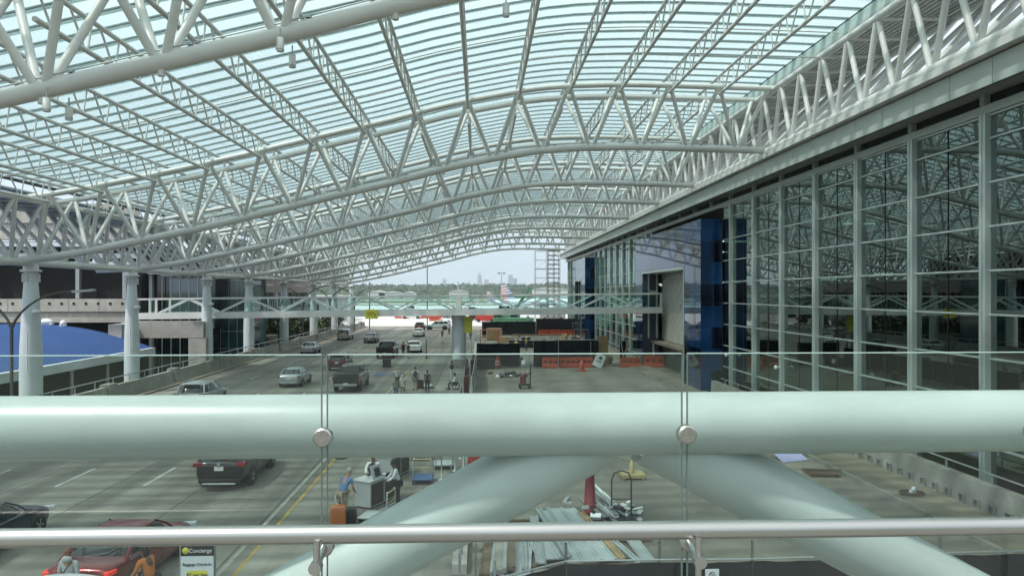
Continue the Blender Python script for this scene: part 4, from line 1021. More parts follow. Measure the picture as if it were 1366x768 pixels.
# ---------------------------------------------------------------- check-in counters, luggage, carts, sign
cgrey = mat('counter grey', (.42,.44,.44), .5, var=.08); cwh = mat('counter white', (.55,.57,.57), .45, var=.06)
def counter(loc, rz, label, wd=1.5):
    t = thing('check_in_counter', label, 'counter', loc, rz, 'kerbside check-in counters')
    bevel(MB().box(-wd/2,-.02,-.33,.33,.06,.94).box(.02,wd/2,-.30,.30,.06,.80).build('cabinet', cgrey, t, local=True), .02)
    MB().box(-wd/2+.06,-.08,-.345,-.331,.12,.86).box(.08,wd/2-.06,-.315,-.301,.12,.74).box(-wd/2+.05,wd/2-.05,-.28,.28,0,.059).build('dark_inset', black, t, local=True)
    bevel(MB().box(-wd/2-.05,.0,-.38,.38,.945,1.0).box(.01,wd/2+.05,-.34,.34,.805,.85).build('worktop', cwh, t, local=True), .012)
    bevel(MB().obox((-wd*.22,-.25,1.22),.58,.05,.52,0,R(-16)).obox((-wd*.22,-.2,1.0),.2,.2,.08).build('screen', cgrey, t, local=True), .015)
    MB().obox((-wd*.22,-.285,1.225),.30,.02,.30,0,R(-16)).build('screen_glass', black, t, local=True)
    b = MB().obox((wd*.2,.02,.87),.42,.16,.03).obox((wd*.30,-.2,.92),.2,.2,.13); b.build('keyboard_and_printer', black, t, local=True)
    b = MB()
    for i in range(3): b.obox((wd*.1+.12*i,.22,.88+.01*i),.2,.14,.05,.4*i)
    b.build('papers', whitep, t, local=True)
    return t
c1 = G(503,678); counter((c1.x-.1,c1.y+.7,DZ), R(62), 'nearer grey check-in counter with a screen, between the blue shirted man and the attendant', 1.7)
c2 = G(520,640); counter((c2.x+.1,c2.y+.6,DZ), R(70), 'farther grey check-in counter with a screen, right behind the vested attendant', 1.7)
def suitcase(loc, rz, m, label, h=.68, w_=.46, d=.26, name='suitcase'):
    t = thing(name, label, 'suitcase', loc, rz)
    o = MB().box(-w_/2,w_/2,-d/2,d/2,.05,h).build('shell', m, t, local=True); bevel(o, .05, 3)
    b = MB().tube([(-.1,d*.3,h),(-.1,d*.3,h+.32),(.1,d*.3,h+.32),(.1,d*.3,h)], .012, 6); b.build('handle', galv, t, local=True)
    b = MB()
    for x in (-1,1):
        for y in (-1,1): b.lathe([(0,-.02),(.04,-.02),(.04,.02),(0,.02)], (x*w_*.38,y*d*.3,.04), 10, 'X')
    b.build('wheels', rubber, t, local=True)
    b = MB()
    for i in range(5): b.box(-w_/2+.06+i*(w_-.12)/4-.006,-w_/2+.06+i*(w_-.12)/4+.006,-d/2-.006,-d/2+.002,.12,h-.07)
    b.build('ribs', m, t, local=True)
    return t
q = G(450,703); suitcase((q.x,q.y+.15,DZ), R(8), mat('burnt orange shell', (.42,.12,.03), .4, var=.1), 'orange hard suitcase at the feet of the blue shirted man', .66, .5, .3)
q = G(465,701); suitcase((q.x,q.y+.3,DZ), R(-5), blk, 'black bag right of the orange suitcase', .5, .4, .3)
q = G(560,518.5); suitcase((q.x,q.y,DZ), 0, blk, 'black suitcase on the road left of the luggage cart', .7, .6, .4)
q = G(590.5,458); suitcase((q.x,q.y,DZ), 0, lgr, 'pale suitcase pushed by the person far down the road', .62, .5, .3)
q = G(516,490); suitcase((q.x,q.y,DZ), R(20), blk, 'black bag left on the road behind the far pickup', .8, .8, .45)
def cart(loc, rz, label, base=mat('blue cart base', (.03,.08,.22), .5)):
    t = thing('luggage_cart', label, 'luggage cart', loc, rz, 'luggage carts')
    bevel(MB().box(-.42,.42,-.5,.5,.16,.22).build('platform', base, t, local=True), .02)
    for x in (-.36,.36): MB().tube([(x,-.5,.2),(x,-.52,1.0),(x*.8,-.5,1.06)], .022, 8).tube([(x,-.5,.55),(x,.1,.2)], .016, 6).build('side_tube', galv, t, local=True)
    b = MB().tube([(-.36,-.52,1.02),(.36,-.52,1.02)], .026, 8).tube([(-.36,-.51,.7),(.36,-.51,.7)], .016, 8); b.build('push_bar', mat('tan grip', (.4,.3,.15), .6), t, local=True)
    for x, y in ((-.36,-.42),(.36,-.42),(-.3,.42),(.3,.42)): MB().lathe([(0,-.03),(.08,-.03),(.08,.03),(0,.03)], (x,y,.08), 14, 'X').build('wheel', rubber, t, local=True)
    MB().box(-.34,.34,-.4,.35,.24,.62).build('basket', black, t, local=True) if 0 else None
    return t
q = G(563,648); cart((q.x,q.y+.6,DZ), R(0), 'luggage cart with blue base beyond the check-in counters')
q = G(574,634); cart((q.x+.5,q.y+1.4,DZ), R(4), 'grey based luggage cart, right behind the blue based one', cgrey)
q = G(500,700); cart((q.x,q.y+.4,DZ), R(75), 'empty luggage cart just above the round handrail', cgrey)
q = G(570,518); cart((q.x,q.y+.3,DZ), R(10), 'luggage cart in front of the person in black', cgrey)
q = G(558,618); t = thing('trolley', 'black loaded trolley standing behind the blue based cart', 'trolley', (q.x,q.y+.8,DZ))
bevel(MB().box(-.38,.38,-.3,.3,.2,1.15).build('bag', blk, t, local=True), .06, 3); b = MB()
for x in (-.33,.33): b.lathe([(0,-.03),(.1,-.03),(.1,.03),(0,.03)], (x,-.25,.1), 12, 'X').tube([(x,-.34,.1),(x,-.34,1.35)], .02, 6)
b.build('frame', galv, t, local=True)
q = G(455.5,611,.0); t = thing('rubber_disc_mat', 'flat black rubber base lying on the road below the thick tube', 'rubber base', (q.x,q.y,DZ)); MB().lathe([(.0,0),(.30,0),(.28,.06),(.1,.1),(0,.1)], (0,0,0), 16).build('rubber_disc', rubber, t, local=True)
# wheelchair under the seated attendant
t = thing('wheelchair', 'dark wheelchair under the seated attendant', 'wheelchair', (SEATP[0],SEATP[1],DZ), R(95))
MB().box(-.24,.24,-.22,.3,.40,.45).build('seat', blk, t, local=True); MB().box(-.24,.24,-.27,-.22,.46,.95).build('backrest', blk, t, local=True)
for x in (-.3,.3):
    tr_ = [(x,-.05+.31*math.cos(a*math.pi/9),.31+.31*math.sin(a*math.pi/9)) for a in range(19)]
    MB().tube(tr_, .022, 6).tube([(x,-.05,.02),(x,-.05,.6)], .008, 4).tube([(x,-.35,.31),(x,.25,.31)], .008, 4).build('large_wheel', rubber, t, local=True)
    MB().lathe([(0,-.02),(.09,-.02),(.09,.02),(0,.02)], (x*.9,.45,.09), 12, 'X').build('caster_wheel', rubber, t, local=True)
b = MB()
for x in (-.26,.26): b.tube([(x,-.25,.4),(x,-.27,1.0),(x,-.38,1.02)], .015, 6).tube([(x,.3,.42),(x,.5,.12),(x*.6,.62,.1)], .015, 6).tube([(x,-.24,.68),(x,.2,.68),(x,.3,.44)], .015, 6)
b.build('frame', galv, t, local=True)
# concierge sign
q = W(263,733,16.0); sx0 = W(239.5,733,16.0).x; sx1 = W(287,733,16.0).x; cx = (sx0+sx1)/2; sw = sx1-sx0; ztp = W(263,722,16.0).z
t = thing('concierge_sign', 'free standing baggage check-in sign with black header and yellow price patch', 'sign', (cx,16,0))
MB().box(cx-sw/2,cx+sw/2,16.0,16.06,.55,ztp).build('frame', chrome, t)
MB().box(cx-sw/2+.03,cx+sw/2-.03,15.985,15.999,.60,ztp-.30).build('white_panel', mat('sign white', (.62,.66,.66), .5, var=.03), t)
MB().box(cx-sw/2+.03,cx+sw/2-.03,15.985,15.999,ztp-.295,ztp-.03).build('header_panel', black, t)
b = MB().lathe([(0,-.01),(.07,-.01),(.07,.002),(0,.002)], (cx-sw*.32,15.982,ztp-.18), 20, 'Y'); b.build('round_emblem', yellow, t)
b = MB(); b.prism([(cx+.22*math.copysign(abs(math.cos(a))**.4, math.cos(a)), ztp-.69+.085*math.copysign(abs(math.sin(a))**.4, math.sin(a))) for a in [i*math.pi/12 for i in range(24)]], 15.976, 15.984, 'Y'); b.build('price_patch', yellow, t)
inkb = mat('sign ink', (.02,.05,.08), .6)
text('Concierge', .115, whitep, t, (.07,15.978-16,ztp-.22)); text('Baggage Check-In', .085, inkb, t, (0,15.978-16,ztp-.50)); text('$3 per bag', .10, inkb, t, (0,15.972-16,ztp-.725))
b = MB()
for i in range(3): b.box(cx-.02,cx+.28,15.978,15.984,ztp-.98-.05*i,ztp-.965-.05*i)
b.box(cx-.28,cx-.16,15.978,15.984,ztp-.98,ztp-.95).box(cx-.28,cx-.10,15.976,15.984,ztp-1.2,ztp-1.1); b.build('small_print', inkb, t)
b = MB(); b.box(cx-.3,cx+.3,15.8,16.25,.016,.06).box(cx-.04,cx+.04,16.0,16.05,.06,.56); b.build('stand', galv, t)
# ---------------------------------------------------------------- screened construction fences
def fence(pts, h, label, post=True, ptop=.05, z0=.05, sag=False):
    t = thing('screen_fence', label, 'fence', (*pts[0], 0))
    rs = random.Random(len(label))
    sc_ = MB(); rl = MB()
    for (x0,y0),(x1,y1) in zip(pts[:-1], pts[1:]):
        L = math.hypot(x1-x0,y1-y0); n = max(1, round(L/2.4)); N = n*8
        top = []; bot = []
        for i in range(N+1):
            u = i/N; x = x0+(x1-x0)*u; y = y0+(y1-y0)*u
            w_ = .02*math.sin(i*1.7+x); d = .03*abs(math.sin(math.pi*(i % 8)/8))+rs.uniform(0,.012)
            top.append((x-w_*.3,y+w_,h-.04-d)); bot.append((x,y-w_,z0))
        vs = top+bot; sc_.add(vs, [(i,i+1,N+2+i,N+1+i) for i in range(N)])
        rl.tube([(x0,y0,h),(x1,y1,h)], .022, 6)
        for i in range(n+1):
            u = i/n; x = x0+(x1-x0)*u; y = y0+(y1-y0)*u
            MB().tube([(x,y+.03,0),(x,y+.03,h+ptop)], .03, 8).box(x-.25,x+.25,y-.1,y+.16,.012,.06).build('fence_post', galv, t)
    o = sc_.build('screen', mesh_black, t, fixn=False); so_ = o.modifiers.new('s','SOLIDIFY'); so_.thickness = .008
    rl.build('top_rail', galv, t)
    return t
f0 = [G(660,772,1.8), G(755,748,1.8), G(880,746,1.8), G(1004,745,1.8), G(1130,741,1.8), G(1255,737,1.8), G(1400,733,1.8)]
fence([(p.x,p.y) for p in f0], 1.8, 'black screened fence curving across the bottom of the picture below the handrail', ptop=.38)
p = G(950,763,1.8); t = thing('small_sign', 'small white no entry style sign tied to the bottom black fence', 'sign', (p.x, p.y-.1, 1.45))
q = W(950,764,f0[3].y-.16)
MB().box(q.x-.15,q.x+.15,q.y,q.y+.01,q.z-.25,q.z+.09).build('plate', whitep, t)
b = MB(); b.tube([(q.x+.06*math.cos(a*math.pi/10),q.y-.008,q.z-.03+.06*math.sin(a*math.pi/10)) for a in range(21)], .007, 5).tube([(q.x-.045,q.y-.008,q.z+.015),(q.x+.045,q.y-.008,q.z-.075)], .007, 5); b.build('symbol', black, t)
fence([(G(636,490).x,75.6),(G(694,490).x,75.6)], 2.45, 'black screened fence at the left of the middle work zone')
fence([(G(712,490).x,75.0),(G(800,490).x,75.2)], 2.75, 'black screened fence behind the middle run of orange barriers')
fence([(G(829,490).x,75.3),(15.0,75.4)], 2.7, 'black screened fence behind the right run of orange barriers')
fence([(-.3,74.5),(-.5,50)], 2.0, 'dark screened fence running away from the camera beside the kerb')
fence([(G(643,445).x,131),(G(712,445).x,131.2)], 2.5, 'solid black fence at the far end of the work zone, left part')
fence([(G(713,445).x,132),(G(776,445).x,132)], 3.0, 'black fence at the far end of the work zone, above an orange barrier run')
fence([(4,101),(9,100.6)], 1.1, 'low black fence right of the workers'); fence([(10,99),(17,98)], 1.3, 'low black fence near the second glass bays')
p = W(707,473,0+75.2)
# ---------------------------------------------------------------- orange water barriers
def barrier(x, y, rz, label, L=1.9, h=.98):
    t = thing('water_barrier', label, 'barrier', (x,y,.01), rz, 'orange plastic water barriers')
    m = MB()
    sec = [(-.26,0),(-.26,.22),(-.12,.42),(-.09,h),(.09,h),(.12,.42),(.26,.22),(.26,0)]
    m.prism(sec, -L/2, L/2, 'X'); bevel(m.build('shell', orange, t, local=True), .03)
    b = MB()
    for i in (-1,0,1): b.box(i*L*.3-.16,i*L*.3+.16,-.125,.125,h*.52,h*.68)
    b.build('fork_slots', mat('barrier shadow slot', (.10,.02,.01), .8), t, local=True)
    b = MB()
    for i in (-1,1): b.lathe([(0,0),(.06,0),(.06,.05),(0,.05)], (i*L*.35,0,h), 10)
    b.build('fill_caps', black, t, local=True)
    return t
for i, px in enumerate((734,757,779)): q = G(px,490); barrier(q.x, 74.3+.15*i, R((-2,3,-1)[i]), 'orange water barrier, %s of the middle run below the black fence' % ['leftmost','centre one','rightmost'][i], 1.75, 1.05)
for i, px in enumerate((835,866)): q = G(px,487); barrier(q.x, 74.6, R((2,-3)[i]), 'orange water barrier, %s of the two beside the portal' % ['left one','right one'][i], 2.1, 1.0 if i == 0 else 1.2)
for i, px in enumerate((640,655)): q = G(px,488); barrier(q.x, 76.8-i*.9, R((8,-20)[i]), 'orange water barrier behind the dark crate, %s one' % ['left','right'][i], 1.5, 1.2)
for i in range(4): barrier(G(722+15*i,445).x, 130.6, R((1,-2,2,0)[i]), 'far orange water barrier at the end of the work zone, %s from the left' % ORD[i], 1.95, 1.0)
def drum(px, py, label):
    q = G(px,py); t = thing('traffic_drum', label, 'traffic drum', (q.x,q.y,.01), 0, 'orange traffic drums')
    MB().lathe([(.0,0),(.38,0),(.38,.08),(.28,.09),(.27,.4),(.24,.42),(.23,.75),(.20,.77),(.19,1.02),(.0,1.04)], (0,0,0), 20).build('body', orange, t, local=True)
    MB().lathe([(.278,.28),(.276,.40)], (0,0,0), 20).lathe([(.243,.56),(.24,.68)], (0,0,0), 20).build('white_bands', whitep, t, local=True)
    MB().box(-.08,.08,-.02,.02,1.03,1.14).build('handle', orange, t, local=True)
drum(664,490,'orange and white traffic drum right of the dark crate'); 
q = G(776,495); t = thing('traffic_cone', 'orange cone-like barricade post alone in front of the middle barriers', 'cone', (q.x,q.y,.01))
MB().box(-.45,.45,-.3,.3,0,.12).lathe([(.28,.12),(.2,.5),(.14,1.0),(.0,1.02)], (0,0,0), 16).build('cone', orange, t, local=True)
q = G(649,492); t = thing('crate', 'dark plastic crate in front of the orange barriers, left work zone', 'crate', (q.x,q.y,.01))
bevel(MB().box(-.85,.85,-.5,.5,.1,.95).build('box', black, t, local=True), .04); b = MB().box(-.9,.9,-.55,.55,.951,1.0).box(-.7,-.5,-.45,.45,0,.099).box(.5,.7,-.45,.45,0,.099); b.build('lid_and_skids', mat('dark crate lid', (.03,.035,.035), .6), t, local=True)
# leaning white road sign
q = G(798,489.5); t = thing('leaning_sign', 'white rectangular road sign tilted against the fence, between the orange runs', 'sign', (q.x,q.y-.6,.01), 0)
M = MB().obox((0,0,.72),1.0,.04,1.35,0,R(-12),R(24)); M.build('plate', whitep, t, local=True)
b = MB(); b.lathe([(0,-.03),(.17,-.03),(.17,-.025),(0,-.025)], (.13,-.06,.98), 16, 'Y'); 
for i in range(2): b.obox((-.08-.13*i,-.02+.0*i,.62-.18*i),.55,.02,.07,0,R(-12),R(24)); 
b.obox((-.05,-.06,.62),.5,.05,.06,0,R(-12),R(24)).obox((-.14,-.03,.42),.4,.05,.05,0,R(-12),R(24))
b.build('symbol_and_text', black, t, local=True)
q = G(803,489); o = bevel(MB().box(-.55,.55,-.03,.03,0,3.1).build('plywood_board', wood), .01); o.location = (q.x+.2,75.9,.01); tag(o, 'tall brown plywood board standing in the fence gap above the tilted sign', 'board')
for i, (a, c) in enumerate((((826,489),(838,452)),((831,489),(828,455)))):
    A = G(*a); B = W(c[0],c[1],75.2); tag(MB().tube([(A.x,A.y-.8,.03),(B.x,74.9,B.z)], .04, 6).build('prop_pole', [wood, galv][i]), ['wooden prop leaning on the right fence','thin steel prop beside the wooden one on the right fence'][i], 'prop')
for i, (px, y, h) in enumerate(((745,74.0,3.4),(827,76,3.6),(706,71,1.9),(774,78,3.0),(788,75,2.6))):
    X_ = W(px,480,y).x; o = MB().tube([(X_,y,0),(X_,y,h)], .035, 6).box(X_-.2,X_+.2,y-.2,y+.2,.01,.05).build('thin_post', galv); tag(o, ['thin steel post in front of the middle orange barriers','thin steel post left of the right orange run','short steel post right of the scrap heap','thin post behind the orange cone','thin post beside the tilted sign'][i], 'post')
# stop/slow style small sign beside fence
q = W(698,483,68); t = thing('small_sign', 'small pale square sign on a thin post above the scrap heap', 'sign', (q.x,68,0)); MB().box(q.x-.17,q.x+.17,68,68.02,q.z-.2,q.z+.2).build('plate', whitep, t); MB().box(q.x-.02,q.x+.02,68.021,68.05,0,q.z).build('post', galv, t)
# scrap heap
rs = random.Random(11)
q = G(680,503); t = thing('scrap_heap', 'heap of dark bags and pale scrap lying on the construction slab', 'scrap heap', (q.x,q.y,.01))
for i in range(16):
    m = [mat('bag grey',(.05,.05,.055),.8),mat('bag maroon',(.10,.03,.03),.8),whitep,black][rs.choice([0,0,1,2,3])]
    c = (rs.gauss(0,.9), rs.gauss(0,.5), rs.uniform(.08,.35)); b = MB(); ro = Matrix.Rotation(rs.uniform(0,3),3,'Z')
    b.ell(c, rs.uniform(.2,.5), rs.uniform(.12,.25), rs.uniform(.08,.2), 10, 6, ro).build('bag', m, t, local=True)
b = MB()
for i in range(26):
    c = Vector((rs.gauss(-.2,1.2), rs.gauss(0,.6), rs.uniform(.05,.5))); b.obox(c, rs.uniform(.2,.9), .05, .04, rs.uniform(0,3.1), rs.uniform(-.5,.5))
b.build('scrap_bits', foil, t, local=True)
q = G(700,518); t = thing('tool_cart', 'small maroon wheeled tool cart with black push handle by the scrap heap', 'tool cart', (q.x,q.y,.01))
bevel(MB().box(-.5,.5,-.35,.35,.22,.40).build('tray', black, t, local=True), .03); bevel(MB().box(-.38,.1,-.2,.2,.41,1.0).ell((.0,0,1.05),.25,.2,.2).build('machine', mat('maroon machine',(.12,.02,.025),.5), t, local=True), .03)
MB().tube([(.42,-.3,.35),(.48,-.3,1.9)], .025, 6).tube([(.42,.3,.35),(.48,.3,1.9)], .025, 6).build('handle', black, t, local=True)
for x in (-.36,.36):
    for y in (-.36,.36): MB().lathe([(0,-.03),(.12,-.03),(.12,.03),(0,.03)], (x,y,.12), 12, 'Y').build('wheel', rubber, t, local=True)
# kerbside clutter right of the pier: queue stands, bins, red banners
for i, (px, y, h, m, lb) in enumerate(((614,54,1.5,orange,'red orange banner panel at the kerb, nearest of the row'),(616,60,1.6,redm,'red banner panel at the kerb, middle of the row'),(624,66,1.6,black,'black banner panel at the kerb, farthest of the row'))):
    X_ = W(px,500,y).x; t = thing('banner_stand', lb, 'banner', (X_+.4,y,0), R(70)); MB().box(-.5,.5,-.02,.02,.15,h).build('panel', m, t, local=True); MB().box(-.55,-.5,-.04,.04,0,h+.1).box(.5,.55,-.04,.04,0,h+.1).box(-.5,.5,-.2,.2,0,.05).build('frame', galv, t, local=True)
for i, (px, py) in enumerate(((583,640),(601,628),(596,655),(614,640),(609,612))):
    q = G(px+6,py); t = thing('queue_post', 'thin queue barrier post by the kerb, %s of the cluster right of the luggage carts' % ORD[i], 'queue post', (q.x,q.y,.016), 0, 'queue posts by the kerb')
    MB().lathe([(0,0),(.17,0),(.17,.03),(.03,.05),(.03,.95),(.045,.96),(.045,1.05),(0,1.06)], (0,0,0), 14).build('post', galv, t, local=True)
for i, (px, y, m, lb) in enumerate(((624,31,redm,'dark red mesh panel tied to the rail by the kerb, at the tube underside'),(610,21.5,redm,'red mesh panel by the kerb under the left diagonal tube'))):
    A = W(px,620,y); tag(bevel(MB().box(A.x-.02,A.x+.5,y,y+.03,.4,1.5).box(A.x-.05,A.x-.02,y,y+.05,.0,1.6).build('mesh_panel', m), .01), lb, 'panel')
t = thing('steel_rail', 'long galvanised guard rail with posts on the kerb beside the check-in area', 'rail', (-.45,20,.28))
for z in (.75,1.25): MB().tube([(-.5,18,z),(-.5,49.5,z)], .025, 8).build('rail', galv, t)
for i in range(13): MB().tube([(-.5,18.2+2.6*i,.27),(-.5,18.2+2.6*i,1.28)], .028, 8).build('rail_post', galv, t)
fence([(-1.2,49),(-1.25,38)], 1.5, 'dark waist high screen beside the check-in kerb')
# pole standing on the road
q = G(569,478); tag(MB().tube([(q.x,q.y,.0),(q.x-.05,q.y,2.2)], .05, 8).box(q.x-.2,q.x+.2,q.y-.2,q.y+.2,.016,.08).build('road_post', black), 'single dark post standing on the yellow line', 'post')
# ---------------------------------------------------------------- work zone beyond the first fence
def pile(px, y, w_, d, h, m, label, n, name='lumber_stack', cat='lumber'):
    X_ = W(px,460,y).x; rs = random.Random(n); t = thing(name, label, cat, (X_,y,.01), R(rs.uniform(-8,8)))
    b = MB()
    for i in range(n): b.box(-w_/2+rs.uniform(0,.2),w_/2-rs.uniform(0,.2),-d/2,d/2,.05+h*i/n,.05+h*(i+.85)/n)
    b.build('planks', m, t, local=True); b = MB(); b.box(-w_*.35,-w_*.3,-d/2,d/2,0,.05).box(w_*.3,w_*.35,-d/2,d/2,0,.05); b.build('bearers', woodd, t, local=True)
pile(659,118,2.6,1.6,1.9,wood,'tall brown stack of boards behind the left black fence',6)
pile(672,112,2.0,1.2,.9,wood,'low stack of pale boards beside the workers',4); pile(680,116,3.0,1,.5,mat('grey boards',(.25,.24,.2),.8),'flat grey board stack right of the tall brown one',3)
def frame(px, y, w_, h, m, label):
    X_ = W(px,460,y).x; t = thing('work_frame', label, 'frame', (X_,y,.01)); 
    for sx in (-1,1):
        for sy in (-.6,.6): MB().tube([(sx*w_/2,sy,0),(sx*w_/2,sy,h)], .05, 6).build('leg', m, t, local=True)
    b = MB(); b.box(-w_/2-.1,w_/2+.1,-.7,.7,h+.001,h+.08).tube([(-w_/2,-.6,.2),(w_/2,-.6,h-.2)], .03, 6); b.build('top', m, t, local=True)
frame(653,106,2.6,2.2,orange,'orange steel frame table behind the left fence'); frame(778,120,3.4,2.6,mat('brown steel',(.10,.08,.06),.6),'brown steel frame beside the far glass wall')
frame(776,114,2.0,1.8,mat('dark steel',(.04,.045,.045),.6),'dark steel bench in front of the brown frame')
for i, (px0, px1, y) in enumerate(((725,770,108),(690,760,124),(735,800,102))):
    A = W(px0,460,y); B = W(px1,460,y); tag(MB().box(A.x,B.x,y,y+.3,.4,.65).box(A.x+.3,A.x+.5,y,y+.3,.01,.4).box(B.x-.5,B.x-.3,y,y+.3,.01,.4).build('steel_beam', [galv, mat('rust steel',(.16,.08,.05),.7), wood][i]), ['long grey steel beam on blocks in the work zone','rusty long beam on blocks near the far fence','long timber beam on blocks behind the middle fence'][i], 'beam')
rs = random.Random(8)
for i in range(26):
    X_ = rs.uniform(1.0,15.5); Y_ = rs.choice([rs.uniform(78,97), rs.uniform(103,128)]); k = i % 4; nm = ['pallet_stack','bucket','sawhorse','spool'][k]
    t = thing(nm, ['low stack of worn pallets in the fenced work zone','dark bucket in the fenced work zone','wooden sawhorse in the fenced work zone','cable spool in the fenced work zone'][k], ['pallets','bucket','sawhorse','spool'][k], (X_,Y_,.01), rs.uniform(0,3), ['pallets in the work zone','buckets in the work zone','sawhorses in the work zone','spools in the work zone'][k])
    if k == 0:
        b = MB()
        for j in range(rs.randint(2,5)):
            for u in range(4): b.box(-.6,.6,-.5+u*.27,-.34+u*.27,.12+j*.15,.15+j*.15)
            for u in (-.5,0,.5): b.box(u-.05,u+.05,-.5,.5,.02+j*.15,.119+j*.15)
        b.build('slats', rs.choice([wood,woodd]), t, local=True)
    elif k == 1: MB().lathe([(0,0),(.22,0),(.28,.6),(.26,.6),(.2,.05)], (0,0,0), 14).build('shell', rs.choice([black,orange,whitep]), t, local=True)
    elif k == 2:
        b = MB().bar((-.7,0,.9),(.7,0,.9),.1,.1)
        for sx in (-.6,.6):
            for sy in (-.3,.3): b.bar((sx,sy,0),(sx,0,.88),.07,.05)
        b.build('trestle', wood, t, local=True)
    else: MB().lathe([(.5,-.3),(.5,-.25),(.22,-.24),(.22,.24),(.5,.25),(.5,.3),(0,.3)], (0,0,.5), 18, 'X').build('reel', rs.choice([woodd,wood,galv]), t, local=True)
# ---------------------------------------------------------------- foreground materials under the bridge
rs = random.Random(21)
t = 0
panels = [((686,768),(694,700),.85,foil),((735,745),(710,700),.75,foil),((722,752),(712,690),.3,galv),((758,745),(718,682),.22,galv),((772,748),(726,680),.62,foil),((792,748),(740,678),.6,foil),
 ((812,748),(757,680),.55,foil),((830,748),(774,686),.22,wood),((852,748),(812,715),.2,foil),((866,748),(838,712),.4,foil),((700,760),(698,712),.15,galv)]
for i, (a, c, w_, m) in enumerate(panels):
    A = G(a[0],a[1],.15); C_ = G(c[0],c[1],.15); z = .10+.035*(i % 4)
    A.z = z; C_.z = z+.02
    o = MB().bar(A, C_, w_, .05).bar(A+Vector((w_*.35,0,.04)), C_+Vector((w_*.35,0,.04)), .06,.04).bar(A-Vector((w_*.35,0,-.04)), C_-Vector((w_*.35,0,-.04)), .06,.04).build('sheet_metal_strip', m, None)
    bevel(o, .006); tag(o, 'long %s in the material stack under the bridge, %s from the left' % ({'pale metal panel':'pale sheet metal panel','galvanised steel':'narrow galvanised channel','plywood':'brown timber plank'}.get(m.name,'cream board'), ORD[i]), 'panel', 'panels stacked on the ground')
bearer = MB(); 
for y in (20.3,22.3,24.4): bearer.box(.9,5.2,y,y+.12,.011,.09)
tag(bearer.build('timber_bearers', woodd), 'dark timber bearers under the stack of metal panels', 'timber')
q = G(640,745); 
for i in range(5):
    A = G(646+9*i,768,.1); B = G(655+7*i,712,.1); m = [woodd,galv,conc,galv,woodd][i]
    tag(MB().bar(A+Vector((0,0,.05*i)),B+Vector((0,0,.05*i)),[.3,.08,.25,.1,.22][i],.12).build('kerbside_timber', m), '%s lying along the kerb at the bottom, %s from the left' % (['dark timber plank','thin steel channel','concrete strip','steel angle','dark timber plank'][i], ORD[i]), 'plank')
# thin long members sprawling right of the red chute
for i in range(14):
    a = (rs.uniform(800,848), rs.uniform(682,700)); L_ = rs.uniform(20,58)
    c = (a[0]-L_*.75, a[1]-L_*rs.uniform(.55,.85))
    A = G(*a,.1); C_ = G(*c,.1); A.z = .08+.03*i; C_.z = .06+.03*i
    tag(MB().bar(A, C_, rs.choice([.07,.1,.16]), .05).build('steel_channel', rs.choice([foil,galv,whitep])), 'loose steel channel in the tangle right of the red cylinder', 'steel channel', 'loose steel channels on the ground')
for i in range(26):
    c = G(rs.uniform(775,855), rs.uniform(680,700)); tag(MB().obox((c.x,c.y,rs.uniform(.1,.5)), rs.uniform(.1,.5), rs.uniform(.05,.2), rs.uniform(.03,.12), rs.uniform(0,3), rs.uniform(-.6,.6)).build('metal_offcut', rs.choice([foil,galv,whitep,black])), 'small metal offcut scattered round the loose steel channels', 'offcut', 'metal offcuts')
q = G(787,686); t = thing('red_chute', 'tall dark red tapered cylinder standing among the loose steel', 'chute', (q.x,q.y,.01))
MB().lathe([(.30,0),(.28,.25),(.21,.3),(.14,1.5),(.155,1.52),(.155,1.55),(.12,1.55),(.12,1.4)], (0,0,0), 24).build('cone', mat('dark red rubber',(.17,.01,.018),.5,var=.15), t, local=True)
MB().lathe([(.45,.0),(.45,.06),(.36,.08)], (0,0,0), 24).build('base', black, t, local=True)
q = G(829,694); t = thing('hand_cart', 'arched black tube cart handle standing behind the loose steel', 'hand cart', (q.x,q.y,.01))
b = MB(); b.tube([(-.33,0,.15),(-.33,0,1.35),(-.24,0,1.58),(0,0,1.66),(.24,0,1.58),(.33,0,1.35),(.33,0,.15)], .028, 10).tube([(-.33,0,.7),(.33,0,.7)], .02, 8); b.build('frame', mat('maroon tube',(.05,.015,.015),.4), t, local=True)
MB().box(-.4,.4,-.6,.1,.12,.17).build('platform', black, t, local=True)
for x in (-.36,.36): MB().lathe([(0,-.04),(.11,-.04),(.11,.04),(0,.04)], (x,.08,.11), 14, 'X').build('wheel', rubber, t, local=True)
q = G(843,637); t = thing('wooden_base', 'square yellowish wooden base with a short post on the bare slab', 'wooden base', (q.x,q.y,.01))
bevel(MB().box(-.48,.48,-.4,.4,.06,.2).box(-.44,-.34,-.38,.38,0,.059).box(.34,.44,-.38,.38,0,.059).build('pallet', mat('yellow wood',(.42,.34,.17),.7,var=.15), t, local=True), .01); MB().lathe([(.1,.2),(.09,.6),(.05,.62),(.04,.72),(0,.73)], (0,0,0), 10).build('post', mat('yellow wood',(.42,.34,.17),.7), t, local=True)
for i, (a, c) in enumerate((((752,670),(758,663)),((754,671),(763,671)))):
    A = G(*a,.03); C_ = G(*c,.03); tag(MB().bar(A, C_, .12, .06).build('metal_offcut', foil), ['bent metal offcut on the bare slab left of the red cylinder','second bent offcut touching the first on the bare slab'][i], 'offcut')
q = G(1096,633); t = thing('pallet', 'flat dark pallet with pipes on the right slab', 'pallet', (q.x,q.y,.01), R(-5)); b = MB()
for i in range(5): b.box(-.6,.6,-.5+i*.22,-.34+i*.22,.12,.15)
b.box(-.6,-.5,-.5,.55,0,.119).box(.5,.6,-.5,.55,0,.119).tube([(-.8,.1,.2),(.8,.0,.2)], .03, 6); b.build('boards', woodd, t, local=True)
